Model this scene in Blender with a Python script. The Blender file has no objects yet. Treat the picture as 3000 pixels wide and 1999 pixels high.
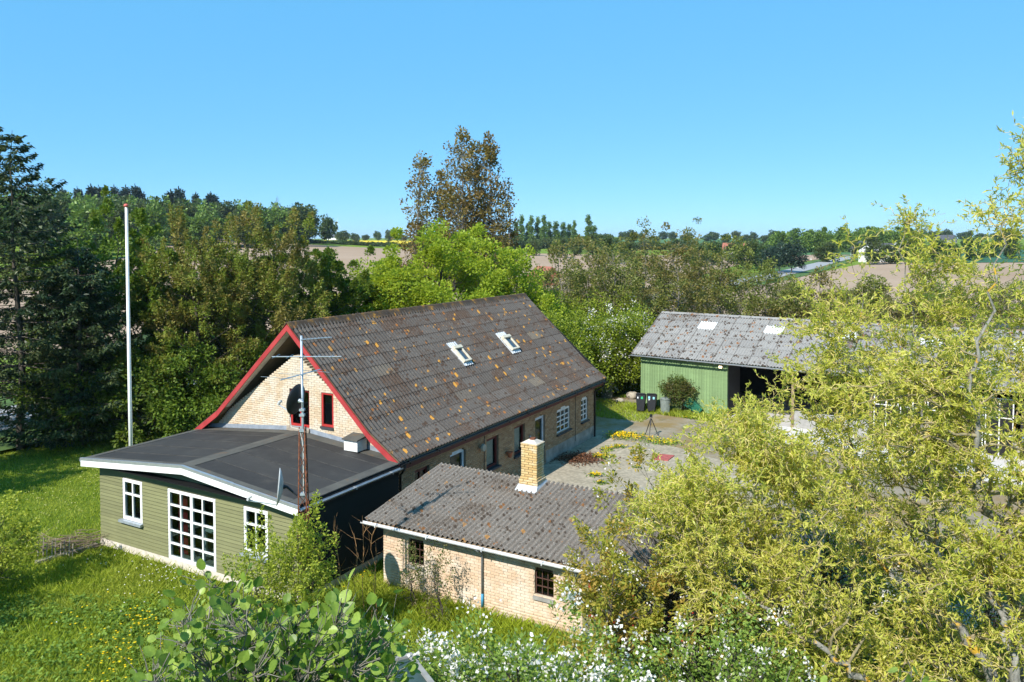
import bpy, math, random
import numpy as np
from mathutils import Matrix, Vector

# ------------------------------------------------------------------ camera, world, sun, exposure
scene = bpy.context.scene
COL = scene.collection
CAM_H = 9.5
FPX, PITCH, V0 = 2253.4, 0.0390, 800.0          # focal length and principal row for a 3000 x 1999 picture
HAZ = 0.505                                      # heading of the house ridge, radians right of +Y
SUN_AZ, SUN_EL = 0.585, math.radians(41.3)       # the light travels towards this heading

cam_data = bpy.data.cameras.new("camera")
cam_data.sensor_width = 36.0
cam_data.lens = FPX / 3000 * 36
cam_data.shift_y = -(999.5 - V0) / 3000
cam_data.clip_start, cam_data.clip_end = 0.2, 20000
cam = bpy.data.objects.new("camera", cam_data)
cam.location = (0, 0, CAM_H)
cam.rotation_euler = (math.pi / 2 - PITCH, 0, 0)
COL.objects.link(cam)
scene.camera = cam

world = bpy.data.worlds.new("World")
scene.world = world
world.use_nodes = True
wn = world.node_tree.nodes
sky = wn.new("ShaderNodeTexSky")
sky.sky_type = 'NISHITA'
sky.sun_disc = False
sky.sun_elevation = SUN_EL
sky.sun_rotation = SUN_AZ + math.pi
sky.altitude = 3000
sky.air_density, sky.dust_density, sky.ozone_density = 0.8, 0.0, 3.0
bg = wn["Background"]
bg.inputs["Strength"].default_value = 0.10
clear_air = wn.new("ShaderNodeMix")                # evens the whole sky out towards one clear spring blue
clear_air.data_type = 'RGBA'
clear_air.inputs[0].default_value = 0.55
clear_air.inputs[7].default_value = (1.15, 5.2, 9.2, 1.0)
world.node_tree.links.new(sky.outputs["Color"], clear_air.inputs[6])
world.node_tree.links.new(clear_air.outputs[2], bg.inputs["Color"])

sun_data = bpy.data.lights.new("sun", 'SUN')
sun_data.energy = 5.0
sun_data.angle = math.radians(0.5)
sun_data.color = (1.0, 0.955, 0.88)
sun = bpy.data.objects.new("sun", sun_data)
sun_dir = Vector((math.sin(SUN_AZ) * math.cos(SUN_EL), math.cos(SUN_AZ) * math.cos(SUN_EL), -math.sin(SUN_EL)))
sun.rotation_euler = sun_dir.to_track_quat('-Z', 'Y').to_euler()
sun.location = (-30, -40, 60)
COL.objects.link(sun)

vs = scene.view_settings
vs.view_transform = 'Standard'
vs.look = 'None'
vs.exposure = 0.58
vs.gamma = 1.0
vs.use_curve_mapping = False
scene.cycles.use_denoising = True
scene.cycles.max_bounces = 6
scene.cycles.transparent_max_bounces = 12
scene.cycles.diffuse_bounces = 3
scene.cycles.glossy_bounces = 3
scene.cycles.caustics_reflective = False
scene.cycles.caustics_refractive = False

# ------------------------------------------------------------------ helpers: materials
def rgb(h):
    h = h.lstrip('#')
    v = [int(h[i:i + 2], 16) / 255 for i in (0, 2, 4)]
    return tuple(c / 12.92 if c <= 0.04045 else ((c + 0.055) / 1.055) ** 2.4 for c in v)

class G:
    def __init__(self, name):
        self.m = bpy.data.materials.new(name)
        self.m.use_nodes = True
        self.t = self.m.node_tree
        self.t.nodes.clear()
        self.out = self.t.nodes.new("ShaderNodeOutputMaterial")
        self._pos = None
    def n(self, ty, **kw):
        nd = self.t.nodes.new(ty)
        for k, v in kw.items():
            setattr(nd, k, v)
        return nd
    def put(self, sock, v):
        if v is None:
            return
        if isinstance(v, bpy.types.NodeSocket):
            self.t.links.new(v, sock)
        elif isinstance(v, (tuple, list)) and sock.type == 'RGBA':
            sock.default_value = (*v[:3], 1.0)
        else:
            sock.default_value = v
    def pos(self):
        if self._pos is None:
            self._pos = self.n("ShaderNodeNewGeometry")
        return self._pos.outputs["Position"]
    def objco(self):
        return self.n("ShaderNodeTexCoord").outputs["Object"]
    def scaled(self, vec, s):
        nd = self.n("ShaderNodeMapping")
        self.put(nd.inputs["Vector"], vec)
        nd.inputs["Scale"].default_value = s
        return nd.outputs[0]
    def noise(self, scale, detail=4, rough=0.55, vec=None, dist=0.0):
        nd = self.n("ShaderNodeTexNoise")
        self.put(nd.inputs["Vector"], vec if vec is not None else self.pos())
        nd.inputs["Scale"].default_value = scale
        nd.inputs["Detail"].default_value = detail
        nd.inputs["Roughness"].default_value = rough
        nd.inputs["Distortion"].default_value = dist
        return nd.outputs["Fac"]
    def voronoi(self, scale, vec=None, feature='F1'):
        nd = self.n("ShaderNodeTexVoronoi", feature=feature)
        self.put(nd.inputs["Vector"], vec if vec is not None else self.pos())
        nd.inputs["Scale"].default_value = scale
        return nd
    def ramp(self, fac, stops):
        nd = self.n("ShaderNodeValToRGB")
        el = nd.color_ramp.elements
        while len(el) < len(stops):
            el.new(0.5)
        for e, (p, c) in zip(el, stops):
            e.position = p
            e.color = (*c, 1) if isinstance(c, (tuple, list)) else (c, c, c, 1)
        self.put(nd.inputs[0], fac)
        return nd.outputs[0]
    def mix(self, fac, a, b, mode='MIX'):
        nd = self.n("ShaderNodeMix", data_type='RGBA', blend_type=mode)
        self.put(nd.inputs[0], fac)
        self.put(nd.inputs[6], a)
        self.put(nd.inputs[7], b)
        return nd.outputs[2]
    def math(self, op, a, b=0.0):
        nd = self.n("ShaderNodeMath", operation=op)
        self.put(nd.inputs[0], a)
        self.put(nd.inputs[1], b)
        return nd.outputs[0]
    def rand(self):
        o = self.n("ShaderNodeObjectInfo").outputs["Random"]
        if self._pos is None:
            self.pos()
        return self.math('FRACT', self.math('ADD', o, self._pos.outputs["Random Per Island"]))
    def bump(self, h, strength=0.5, dist=0.02):
        nd = self.n("ShaderNodeBump")
        nd.inputs["Strength"].default_value = strength
        nd.inputs["Distance"].default_value = dist
        self.put(nd.inputs["Height"], h)
        return nd.outputs[0]
    def surf(self, color, rough=0.8, metal=0.0, spec=0.3, normal=None, emit=None, emit_s=0.0):
        p = self.n("ShaderNodeBsdfPrincipled")
        self.put(p.inputs["Base Color"], color)
        self.put(p.inputs["Roughness"], rough)
        p.inputs["Metallic"].default_value = metal
        p.inputs["Specular IOR Level"].default_value = spec
        if normal is not None:
            self.put(p.inputs["Normal"], normal)
        if emit is not None:
            self.put(p.inputs["Emission Color"], emit)
            p.inputs["Emission Strength"].default_value = emit_s
        self.t.links.new(p.outputs[0], self.out.inputs[0])
        return self.m

def simple(name, c, rough=0.7, metal=0.0, var=0.18, scale=6.0, spec=0.3, bump=0.0):
    g = G(name)
    f = g.noise(scale, 5)
    d = tuple(x * (1 - var) for x in c)
    l = tuple(min(1, x * (1 + var)) for x in c)
    col = g.ramp(f, [(0.3, d), (0.7, l)])
    nrm = g.bump(g.noise(scale * 8, 3), bump, 0.01) if bump else None
    return g.surf(col, rough, metal, spec, nrm)

def leaf_mat(name, dark, light, trans=0.32, hue2=None, rough=0.45, big=0.5):
    """foliage: each leaf its own shade between dark and light, hue drifting over the crown, some light coming through"""
    g = G(name)
    r = g.rand()
    col = g.ramp(r, [(0.0, dark), (0.55, tuple((a + b) / 2 for a, b in zip(dark, light))), (1.0, light)])
    if hue2 is not None:
        f = g.ramp(g.math('ADD', g.noise(big, 3), g.math('MULTIPLY', g.math('SUBTRACT', r, 0.5), 0.25)), [(0.42, 0.0), (0.62, 1.0)])
        col = g.mix(f, col, hue2)
    p = g.n("ShaderNodeBsdfPrincipled")
    g.put(p.inputs["Base Color"], col)
    p.inputs["Roughness"].default_value = rough
    p.inputs["Specular IOR Level"].default_value = 0.25
    tr = g.n("ShaderNodeBsdfTranslucent")
    g.put(tr.inputs["Color"], g.mix(0.5, col, tuple(min(1, c * m) for c, m in zip(light, (1.25, 1.3, 0.7)))))
    mx = g.n("ShaderNodeMixShader")
    mx.inputs[0].default_value = trans
    g.t.links.new(p.outputs[0], mx.inputs[1])
    g.t.links.new(tr.outputs[0], mx.inputs[2])
    g.t.links.new(mx.outputs[0], g.out.inputs[0])
    return g.m

def glass_mat(name, tint=(0.75, 0.85, 0.85), trans=0.85):
    g = G(name)
    geo = g.n("ShaderNodeNewGeometry")               # Schlick reflectance, the same on both faces of the pane
    dt = g.n("ShaderNodeVectorMath", operation='DOT_PRODUCT')
    g.t.links.new(geo.outputs["Incoming"], dt.inputs[0]); g.t.links.new(geo.outputs["Normal"], dt.inputs[1])
    refl = g.math('ADD', 0.03, g.math('MULTIPLY', g.math('POWER', g.math('SUBTRACT', 1.0, g.math('ABSOLUTE', dt.outputs["Value"])), 5.0), 0.8))
    tr = g.n("ShaderNodeBsdfTransparent")
    g.put(tr.inputs["Color"], tuple(c * trans for c in tint))
    gl = g.n("ShaderNodeBsdfGlossy")
    gl.inputs["Roughness"].default_value = 0.03
    gl.inputs["Color"].default_value = (0.75, 0.82, 0.9, 1)
    mx = g.n("ShaderNodeMixShader")
    g.put(mx.inputs[0], refl)
    g.t.links.new(tr.outputs[0], mx.inputs[1])
    g.t.links.new(gl.outputs[0], mx.inputs[2])
    g.t.links.new(mx.outputs[0], g.out.inputs[0])
    return g.m

def bark_mat(name, a, b, lichen=None, amount=0.5, scale=2.5):
    g = G(name)
    col = g.ramp(g.noise(14, 6, 0.7, g.scaled(g.pos(), (1, 1, 0.3))), [(0.3, a), (0.7, b)])
    if lichen:
        f = g.ramp(g.noise(scale, 5, 0.6), [(amount, 0.0), (amount + 0.06, 1.0)])
        col = g.mix(f, col, lichen)
    return g.surf(col, 0.9, normal=g.bump(g.noise(25, 4), 0.6, 0.02))

def brick_mat(name, cols, stain=(0.30, 0.25, 0.17), white=0.0):
    g = G(name)
    r = g.rand()
    n = len(cols)
    col = g.ramp(r, [(i / max(1, n - 1), c) for i, c in enumerate(cols)])
    col = g.mix(g.ramp(g.noise(0.9, 5, 0.65), [(0.48, 0.0), (0.78, 0.65)]), col, stain)
    col = g.mix(g.ramp(g.noise(30, 4), [(0.35, 0.5), (0.65, 0.0)]), col, tuple(c * 0.75 for c in cols[0]))
    if white:
        col = g.mix(g.ramp(g.noise(1.7, 6, 0.7), [(1 - white - 0.12, 0.0), (1 - white, 0.55)]), col, (0.62, 0.58, 0.50))
    return g.surf(col, 0.9, normal=g.bump(g.noise(60, 4), 0.35, 0.006))

def roof_mat(name, base, dark, moss, lichen, lichen_amt=0.5, speck=None, bare=None, mossy=0.5, laps=None, spots=None):
    """fibre-cement sheets: each sheet its own tone, moss in patches, lichen spots, fine speckle"""
    g = G(name)
    r = g.n("ShaderNodeObjectInfo").outputs["Random"]
    col = g.ramp(r, [(0.0, tuple((a + b) / 2 for a, b in zip(dark, base))), (0.45, base), (0.8, tuple(c * 1.1 for c in base)), (1.0, tuple(c * 0.95 for c in base))])
    if bare is not None:
        col = g.mix(g.ramp(r, [(0.975, 0.0), (0.98, 0.3)]), col, bare)
    mo = g.noise(0.55, 6, 0.7)
    mm = g.math('ADD', mo, g.math('MULTIPLY', g.math('SUBTRACT', g.math('FRACT', g.math('MULTIPLY', r, 7.31)), 0.5), 0.20))
    fine = g.noise(18, 5, 0.75)
    mf = g.ramp(g.math('ADD', mm, g.math('MULTIPLY', g.math('SUBTRACT', fine, 0.5), 0.55)), [(mossy, 0.0), (mossy + 0.14, 0.85)])
    col = g.mix(mf, col, moss)
    if speck is not None:
        col = g.mix(g.ramp(g.noise(26, 3, 0.8), [(0.56, 0.0), (0.66, 0.75)]), col, speck)
        col = g.mix(g.ramp(g.noise(21, 3, 0.8, g.scaled(g.pos(), (1.1, 0.9, 1.3))), [(0.58, 0.0), (0.66, 0.8)]), col, tuple(c * 0.35 for c in dark))
    if spots is not None:                          # small dark and rusty growths, a hand's breadth across
        scol, sscale, samt = spots
        v2 = g.voronoi(sscale)
        s2 = g.n("ShaderNodeSeparateColor"); g.put(s2.inputs[0], v2.outputs["Color"])
        d2 = g.math('SUBTRACT', v2.outputs["Distance"], g.math('MULTIPLY', s2.outputs[1], samt))
        col = g.mix(g.ramp(g.math('ADD', d2, 0.5), [(0.46, 0.9), (0.54, 0.0)]), col, g.mix(g.ramp(s2.outputs[2], [(0.75, 0.0), (0.8, 1.0)]), scol, (0.24, 0.10, 0.03)))
    v = g.voronoi(3.3, g.scaled(g.pos(), (1, 1, 0.75)))
    sep = g.n("ShaderNodeSeparateColor")
    g.put(sep.inputs[0], v.outputs["Color"])
    thr = g.math('MULTIPLY', g.math('POWER', sep.outputs[0], 2.4), 0.33 * lichen_amt)
    d = g.math('SUBTRACT', g.math('ADD', v.outputs["Distance"], g.math('MULTIPLY', g.math('SUBTRACT', g.noise(14, 4, 0.7), 0.5), 0.55)), thr)
    lf = g.ramp(g.math('ADD', d, 0.5), [(0.46, 0.9), (0.535, 0.0)])
    lf = g.math('MULTIPLY', lf, g.ramp(g.noise(0.35, 2), [(0.36, 0.05), (0.54, 1.0)]))
    col = g.mix(lf, col, lichen)
    if laps:                                       # dirt caught where one sheet laps over the next
        sx = g.n("ShaderNodeSeparateXYZ"); g.put(sx.inputs[0], g.objco())
        wob = g.math('MULTIPLY', g.math('SUBTRACT', g.noise(9, 3), 0.5), 0.10)
        ex = g.ramp(g.math('ADD', sx.outputs[0], wob), [(laps[0] * 0.5, laps[2]), (laps[0], 0.0)])
        ey = g.ramp(g.math('ADD', sx.outputs[1], wob), [(laps[1] * 0.4, laps[2]), (laps[1], 0.0)])
        col = g.mix(g.math('MAXIMUM', ex, ey), col, tuple(c * 0.4 for c in moss))
    return g.surf(col, 0.92, spec=0.2, normal=g.bump(g.noise(45, 4, 0.7), 0.45, 0.012))

# ------------------------------------------------------------------ helpers: objects
def tag(o, label=None, cat=None, group=None, kind=None):
    if label: o["label"] = label
    if cat: o["category"] = cat
    if group: o["group"] = group
    if kind: o["kind"] = kind
    return o

def empty(name, loc, rz=0.0, label=None, cat=None, group=None):
    o = bpy.data.objects.new(name, None)
    o.empty_display_size = 0.2
    o.location = loc
    o.rotation_euler = (0, 0, rz)
    COL.objects.link(o)
    return tag(o, label, cat, group)

def link(name, me, parent=None, mat=None):
    o = bpy.data.objects.new(name, me)
    if mat is not None and len(me.materials) == 0:
        me.materials.append(mat)
    COL.objects.link(o)
    if parent is not None:
        o.parent = parent
    return o

X, Y, Z = np.array([1., 0, 0]), np.array([0, 1., 0]), np.array([0, 0, 1.])

class MB:
    """collects faces in a frame (o + u*x + n*y + z*z) and links them as one mesh object"""
    def __init__(self):
        self.v, self.f = [], []
    def frame_pts(self, pts, o=(0, 0, 0), u=X, n=Y, w=Z):
        o = np.array(o, float)
        return [tuple(o + np.array(u) * p[0] + np.array(n) * p[1] + np.array(w) * p[2]) for p in pts]
    def add(self, pts, faces):
        k = len(self.v)
        self.v += [tuple(p) for p in pts]
        self.f += [tuple(i + k for i in f) for f in faces]
        return self
    def box(self, x0, x1, y0, y1, z0, z1, o=(0, 0, 0), u=X, n=Y, w=Z):
        p = [(x, y, z) for z in (z0, z1) for y in (y0, y1) for x in (x0, x1)]
        return self.add(self.frame_pts(p, o, u, n, w), [(0, 2, 3, 1), (4, 5, 7, 6), (0, 1, 5, 4), (2, 6, 7, 3), (0, 4, 6, 2), (1, 3, 7, 5)])
    def prism(self, poly, d0, d1, o=(0, 0, 0), u=X, n=Y, w=Z):
        """polygon in the (u, w) plane pushed from d0 to d1 along n"""
        k = len(poly)
        p = [(x, d0, z) for x, z in poly] + [(x, d1, z) for x, z in poly]
        fs = [tuple(range(k)), tuple(range(2 * k - 1, k - 1, -1))] + [(i, i + k, (i + 1) % k + k, (i + 1) % k) for i in range(k)]
        return self.add(self.frame_pts(p, o, u, n, w), fs)
    def tube(self, pts, rad, sides=6, cap=True):
        pts = np.array(pts, float)
        m = len(pts)
        rad = np.broadcast_to(np.array(rad, float), (m,))
        V, F = tube_np(pts, rad, sides)
        k = len(self.v)
        self.v += [tuple(p) for p in V]
        self.f += [tuple(int(i) + k for i in f) for f in F]
        if cap:
            self.f += [tuple(k + i for i in range(sides - 1, -1, -1)), tuple(k + (m - 1) * sides + i for i in range(sides))]
        return self
    def build(self, name, mat, parent=None, smooth=False, bevel=0.0):
        me = bpy.data.meshes.new(name)
        me.from_pydata(self.v, [], self.f)
        if smooth:
            me.polygons.foreach_set("use_smooth", [True] * len(me.polygons))
        me.update()
        o = link(name, me, parent, mat)
        if bevel:
            md = o.modifiers.new("bevel", 'BEVEL')
            md.width, md.segments, md.limit_method = bevel, 1, 'ANGLE'
        return o

def tube_np(pts, rad, sides):
    m = len(pts)
    t = np.gradient(pts, axis=0)
    t /= np.linalg.norm(t, axis=1)[:, None] + 1e-9
    ref = np.array([0.31, 0.17, 0.93]) if abs(t[:, 2]).mean() < 0.8 else np.array([0.9, 0.3, 0.1])
    s = np.cross(t, ref)
    s /= np.linalg.norm(s, axis=1)[:, None] + 1e-9
    q = np.cross(t, s)
    an = np.arange(sides) * 2 * math.pi / sides
    V = pts[:, None, :] + rad[:, None, None] * (s[:, None, :] * np.cos(an)[None, :, None] + q[:, None, :] * np.sin(an)[None, :, None])
    i = np.arange(m - 1)[:, None] * sides + np.arange(sides)[None, :]
    j = np.arange(m - 1)[:, None] * sides + (np.arange(sides)[None, :] + 1) % sides
    F = np.stack([i, j, j + sides, i + sides], -1).reshape(-1, 4)
    return V.reshape(-1, 3), F

def np_mesh(name, V, F, smooth=False):
    me = bpy.data.meshes.new(name)
    V = np.ascontiguousarray(V, dtype=np.float32)
    F = np.ascontiguousarray(F, dtype=np.int32)
    me.vertices.add(len(V))
    me.vertices.foreach_set("co", V.ravel())
    k = F.shape[1]
    me.loops.add(F.size)
    me.loops.foreach_set("vertex_index", F.ravel())
    me.polygons.add(len(F))
    me.polygons.foreach_set("loop_start", np.arange(0, F.size, k, dtype=np.int32))
    if smooth:
        me.polygons.foreach_set("use_smooth", np.ones(len(F), dtype=bool))
    me.update(calc_edges=True)
    return me

def tubes_mesh(name, lines, sides=5):
    Vs, Fs, k = [], [], 0
    for pts, rad in lines:
        V, F = tube_np(np.asarray(pts, float), np.asarray(rad, float), sides)
        Vs.append(V); Fs.append(F + k); k += len(V)
    return np_mesh(name, np.concatenate(Vs), np.concatenate(Fs), True)

def unit(v):
    return v / (np.linalg.norm(v, axis=-1, keepdims=True) + 1e-9)

def leaves_np(rng, pos, axis, L, W, up=0.6, fold=0.15):
    """one rhombus leaf per point: stalk, two sides, tip"""
    n = len(pos)
    L = np.broadcast_to(np.asarray(L, float), (n,)) * rng.uniform(0.7, 1.25, n)
    W = np.broadcast_to(np.asarray(W, float), (n,)) * rng.uniform(0.7, 1.25, n)
    d = unit(axis)
    nr = unit(rng.normal(size=(n, 3)) * (1 - up) + np.array([0, 0, 1]) * up)
    s = unit(np.cross(nr, d))
    nr = np.cross(d, s)
    a = pos
    m = pos + d * (L * 0.48)[:, None]
    l = m + s * (W * 0.5)[:, None] + nr * (W * fold)[:, None]
    r = m - s * (W * 0.5)[:, None] + nr * (W * fold)[:, None]
    t = pos + d * L[:, None] - nr * (L * 0.08)[:, None]
    V = np.stack([a, l, t, r], 1).reshape(-1, 3)
    F = np.arange(4 * n).reshape(-1, 4)
    return V, F

def wiggle(rng, p0, p1, n, amp):
    t = np.linspace(0, 1, n)[:, None]
    p0, p1 = np.asarray(p0, float), np.asarray(p1, float)
    d = np.linalg.norm(p1 - p0)
    off = rng.normal(size=(n, 3)) * amp * d
    off = np.cumsum(off, 0)
    off -= off[:1] * (1 - t) + off[-1:] * t
    return p0 + (p1 - p0) * t + off

# heading frames: local X = along the front (to the right), local Y = away
EX, EY = -3.4362, 23.0144                        # house: front eave corner nearest the camera
def terrain(x, y):
    x, y = np.asarray(x, float), np.asarray(y, float)
    r = np.hypot(x, y)
    z = 0.0125 * np.clip(r - 60, 0, 340) + 0.015 * np.clip(r - 400, 0, 600)
    z = z + np.clip((r - 70) / 120, 0, 1) * 11 * np.exp(-((x + 270) ** 2 / (2 * 130 ** 2) + (y - 420) ** 2 / (2 * 120 ** 2)))
    t = np.clip((r - 1300) / 1900, 0, 1)
    an = np.arctan2(x, y)
    z = z + (16 + 6 * np.sin(an * 9 + 1) + 3 * np.sin(an * 23)) * t * t * (3 - 2 * t)
    return z
def at(u, v, z=0.0):
    """the point at height z that a pixel of the 3000-wide photograph shows"""
    xc, zc = (u - 1500) / FPX, (V0 - v) / FPX
    c, s = math.cos(PITCH), math.sin(PITCH)
    d = (xc, c + zc * s, -s + zc * c)
    t = (z - CAM_H) / d[2]
    return np.array([d[0] * t, d[1] * t, z])
def atd(u, v, D):
    xc, zc = (u - 1500) / FPX, (V0 - v) / FPX
    c, s = math.cos(PITCH), math.sin(PITCH)
    d = np.array((xc, c + zc * s, -s + zc * c))
    return np.array([0, 0, CAM_H]) + d * (D / d[1])
HA = np.array([math.sin(HAZ), math.cos(HAZ), 0]); HB = np.array([math.cos(HAZ), -math.sin(HAZ), 0])
def hw(x, y, z=0.0):
    """house frame to world"""
    return np.array([EX, EY, 0]) + HB * x + HA * y + Z * z

# ------------------------------------------------------------------ materials
M = {}
M['tan_brick'] = brick_mat('tan_brick', [(0.50, 0.38, 0.25), (0.60, 0.47, 0.32), (0.64, 0.52, 0.37), (0.58, 0.43, 0.28), (0.68, 0.57, 0.42)], stain=(0.50, 0.38, 0.25), white=0.44)
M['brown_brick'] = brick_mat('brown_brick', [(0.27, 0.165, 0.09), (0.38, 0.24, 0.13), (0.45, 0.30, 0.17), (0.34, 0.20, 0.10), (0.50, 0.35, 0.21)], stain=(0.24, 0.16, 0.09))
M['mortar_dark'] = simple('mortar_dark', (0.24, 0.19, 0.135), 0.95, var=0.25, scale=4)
M['peach_brick'] = brick_mat('peach_brick', [(0.53, 0.37, 0.25), (0.61, 0.45, 0.31), (0.66, 0.51, 0.37), (0.58, 0.41, 0.27), (0.70, 0.56, 0.42)], stain=(0.60, 0.46, 0.32), white=0.38)
M['yellow_brick'] = brick_mat('yellow_brick', [(0.50, 0.33, 0.13), (0.60, 0.42, 0.18), (0.66, 0.50, 0.25), (0.55, 0.36, 0.14)], stain=(0.48, 0.38, 0.24), white=0.36)
M['mortar'] = simple('mortar', (0.47, 0.41, 0.32), 0.95, var=0.25, scale=4)
M['house_roof'] = roof_mat('house_roof', (0.086, 0.078, 0.071), (0.068, 0.060, 0.054), (0.072, 0.046, 0.032), (0.46, 0.23, 0.04), 1.0, speck=(0.165, 0.152, 0.138), bare=(0.24, 0.20, 0.14), mossy=0.51, laps=(0.015, 0.035, 0.7), spots=((0.055, 0.036, 0.026), 5.5, 0.42))
M['shed_roof'] = roof_mat('shed_roof', (0.26, 0.25, 0.235), (0.22, 0.21, 0.20), (0.10, 0.075, 0.055), (0.20, 0.10, 0.04), 0.5, speck=(0.36, 0.35, 0.33), mossy=0.60, laps=(0.05, 0.04, 0.5), spots=((0.065, 0.045, 0.032), 4.2, 0.5))
M['annexe_roof_lichen'] = roof_mat('low_roof', (0.19, 0.160, 0.132), (0.16, 0.134, 0.11), (0.105, 0.072, 0.048), (0.40, 0.20, 0.06), 0.75, speck=(0.44, 0.42, 0.39), mossy=0.52, spots=((0.07, 0.05, 0.036), 7.0, 0.45))
g = G('ridge_mossy')
c = g.ramp(g.noise(2.2, 6, 0.7), [(0.36, (0.05, 0.036, 0.026)), (0.5, (0.075, 0.05, 0.032)), (0.60, (0.17, 0.09, 0.03)), (0.64, (0.42, 0.20, 0.03))])
M['ridge'] = g.surf(c, 0.95, normal=g.bump(g.noise(30, 5), 0.6, 0.02))
g = G('roofing_felt')
c = g.ramp(g.noise(1.1, 6, 0.7), [(0.3, (0.022, 0.021, 0.021)), (0.55, (0.036, 0.034, 0.032)), (0.72, (0.060, 0.057, 0.052))])
c = g.mix(g.ramp(g.noise(0.55, 5, 0.7), [(0.56, 0.0), (0.70, 0.45)]), c, (0.075, 0.058, 0.042))
c = g.mix(g.ramp(g.noise(90, 2), [(0.55, 0.0), (0.75, 0.5)]), c, (0.075, 0.07, 0.065))
c = g.mix(g.ramp(g.rand(), [(0.0, 0.0), (1.0, 0.35)]), c, (0.060, 0.056, 0.050))
M['felt'] = g.surf(c, 0.85, normal=g.bump(g.noise(120, 3), 0.3, 0.004))
g = G('felt_weathered')
c = g.ramp(g.noise(1.8, 6, 0.65), [(0.3, (0.065, 0.062, 0.055)), (0.7, (0.105, 0.10, 0.085))])
c = g.mix(g.ramp(g.noise(3.0, 5), [(0.60, 0.0), (0.72, 0.7)]), c, (0.16, 0.085, 0.035))
M['felt_light'] = g.surf(c, 0.9)
M['felt_seam'] = simple('felt_seam', (0.055, 0.052, 0.047), 0.9, var=0.4, scale=3)
def board_mat(name, c, sun_side=None):
    g = G(name)
    r = g.rand()
    col = g.ramp(r, [(0, tuple(x * 0.85 for x in c)), (1, tuple(x * 1.1 for x in c))])
    col = g.mix(g.ramp(g.noise(3.5, 6, 0.7, g.scaled(g.objco(), (0.35, 1, 3))), [(0.35, 0.35), (0.65, 0.0)]), col, tuple(x * 0.6 for x in c))
    col = g.mix(g.ramp(g.noise(1.2, 4), [(0.55, 0.0), (0.8, 0.35)]), col, tuple(x * 1.5 for x in c))
    return g.surf(col, 0.75, normal=g.bump(g.noise(20, 4, 0.6, g.scaled(g.objco(), (0.3, 1, 4))), 0.25, 0.006))
M['green_boards'] = board_mat('green_boards', (0.180, 0.182, 0.086))
M['black_boards'] = board_mat('near_black_boards', (0.012, 0.014, 0.011))  # near-black boards for the right side wall; the other extension walls are green
M['shed_boards'] = board_mat('shed_boards', (0.20, 0.30, 0.135))
g = G('white_paint')
c = g.ramp(g.noise(5, 5), [(0.3, (0.72, 0.72, 0.70)), (0.7, (0.80, 0.80, 0.78))])
c = g.mix(g.ramp(g.noise(2.2, 7, 0.75), [(0.56, 0.0), (0.72, 0.5)]), c, (0.50, 0.48, 0.42))
M['white'] = g.surf(c, 0.55)
M['white_worn'] = simple('white_worn', (0.66, 0.65, 0.62), 0.6, var=0.15, scale=9)
M['red'] = simple('red_paint', (0.40, 0.035, 0.03), 0.55, var=0.18, scale=3)
g = G('bargeboard_red')
c = g.ramp(g.noise(2.2, 5), [(0.3, (0.30, 0.028, 0.030)), (0.7, (0.42, 0.05, 0.05))])
c = g.mix(g.ramp(g.noise(14, 6, 0.8), [(0.60, 0.0), (0.72, 0.6)]), c, (0.42, 0.30, 0.26))
M['barge_red'] = g.surf(c, 0.7)
M['brown_red'] = simple('oxblood_paint', (0.11, 0.022, 0.018), 0.6)
M['dark_paint'] = simple('dark_paint', (0.012, 0.012, 0.013), 0.5)
M['sill'] = simple('slate_sill', (0.05, 0.05, 0.055), 0.6)
M['grey_sill'] = simple('grey_sill', (0.27, 0.26, 0.24), 0.8)
M['zinc'] = simple('zinc', (0.36, 0.39, 0.42), 0.45, 0.55, var=0.15)
M['lead'] = simple('lead', (0.26, 0.29, 0.33), 0.6, 0.2, var=0.2)
M['galv'] = simple('galvanised', (0.42, 0.47, 0.52), 0.4, 0.5, var=0.15)
M['alu'] = simple('aluminium', (0.55, 0.57, 0.60), 0.35, 0.7, var=0.1)
M['rust'] = simple('rust', (0.16, 0.055, 0.025), 0.9, var=0.5, scale=12)
M['rust_iron'] = simple('rusty_iron', (0.07, 0.035, 0.025), 0.85, var=0.4, scale=10)
M['black'] = simple('black_plastic', (0.016, 0.017, 0.020), 0.45, var=0.2)
M['dish_grey'] = simple('dish_grey', (0.42, 0.43, 0.43), 0.5, var=0.15)
M['plinth'] = simple('pale_plinth', (0.55, 0.49, 0.42), 0.9, var=0.25, scale=5, bump=0.3)
M['concrete'] = simple('concrete_floor', (0.50, 0.48, 0.45), 0.9, var=0.15, scale=1.5)
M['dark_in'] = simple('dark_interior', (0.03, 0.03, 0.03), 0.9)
M['plaster_in'] = simple('plaster_inside', (0.22, 0.21, 0.19), 0.9)
M['wood_floor'] = simple('wood_floor', (0.24, 0.23, 0.20), 0.6)
M['table'] = simple('table_top', (0.50, 0.55, 0.52), 0.5)
M['curtain_red'] = simple('red_curtain', (0.32, 0.03, 0.035), 0.9)
M['curtain'] = simple('net_curtain', (0.62, 0.60, 0.55), 0.9, var=0.1)
M['glass'] = glass_mat('glass')
M['glass_dim'] = glass_mat('glass_dim', (0.5, 0.55, 0.6), 0.55)
M['terracotta'] = simple('terracotta', (0.35, 0.12, 0.06), 0.85)
M['green_plastic'] = simple('green_plastic', (0.02, 0.13, 0.08), 0.5)
M['metal_can'] = simple('grey_metal_can', (0.26, 0.30, 0.28), 0.5, 0.4)
M['cabinet'] = simple('cabinet_olive', (0.15, 0.16, 0.12), 0.7)
M['stone'] = simple('stone', (0.34, 0.30, 0.24), 0.9, var=0.3, scale=4, bump=0.5)
M['timber_old'] = simple('weathered_timber', (0.33, 0.28, 0.22), 0.9, var=0.35, scale=7, bump=0.4)
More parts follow.
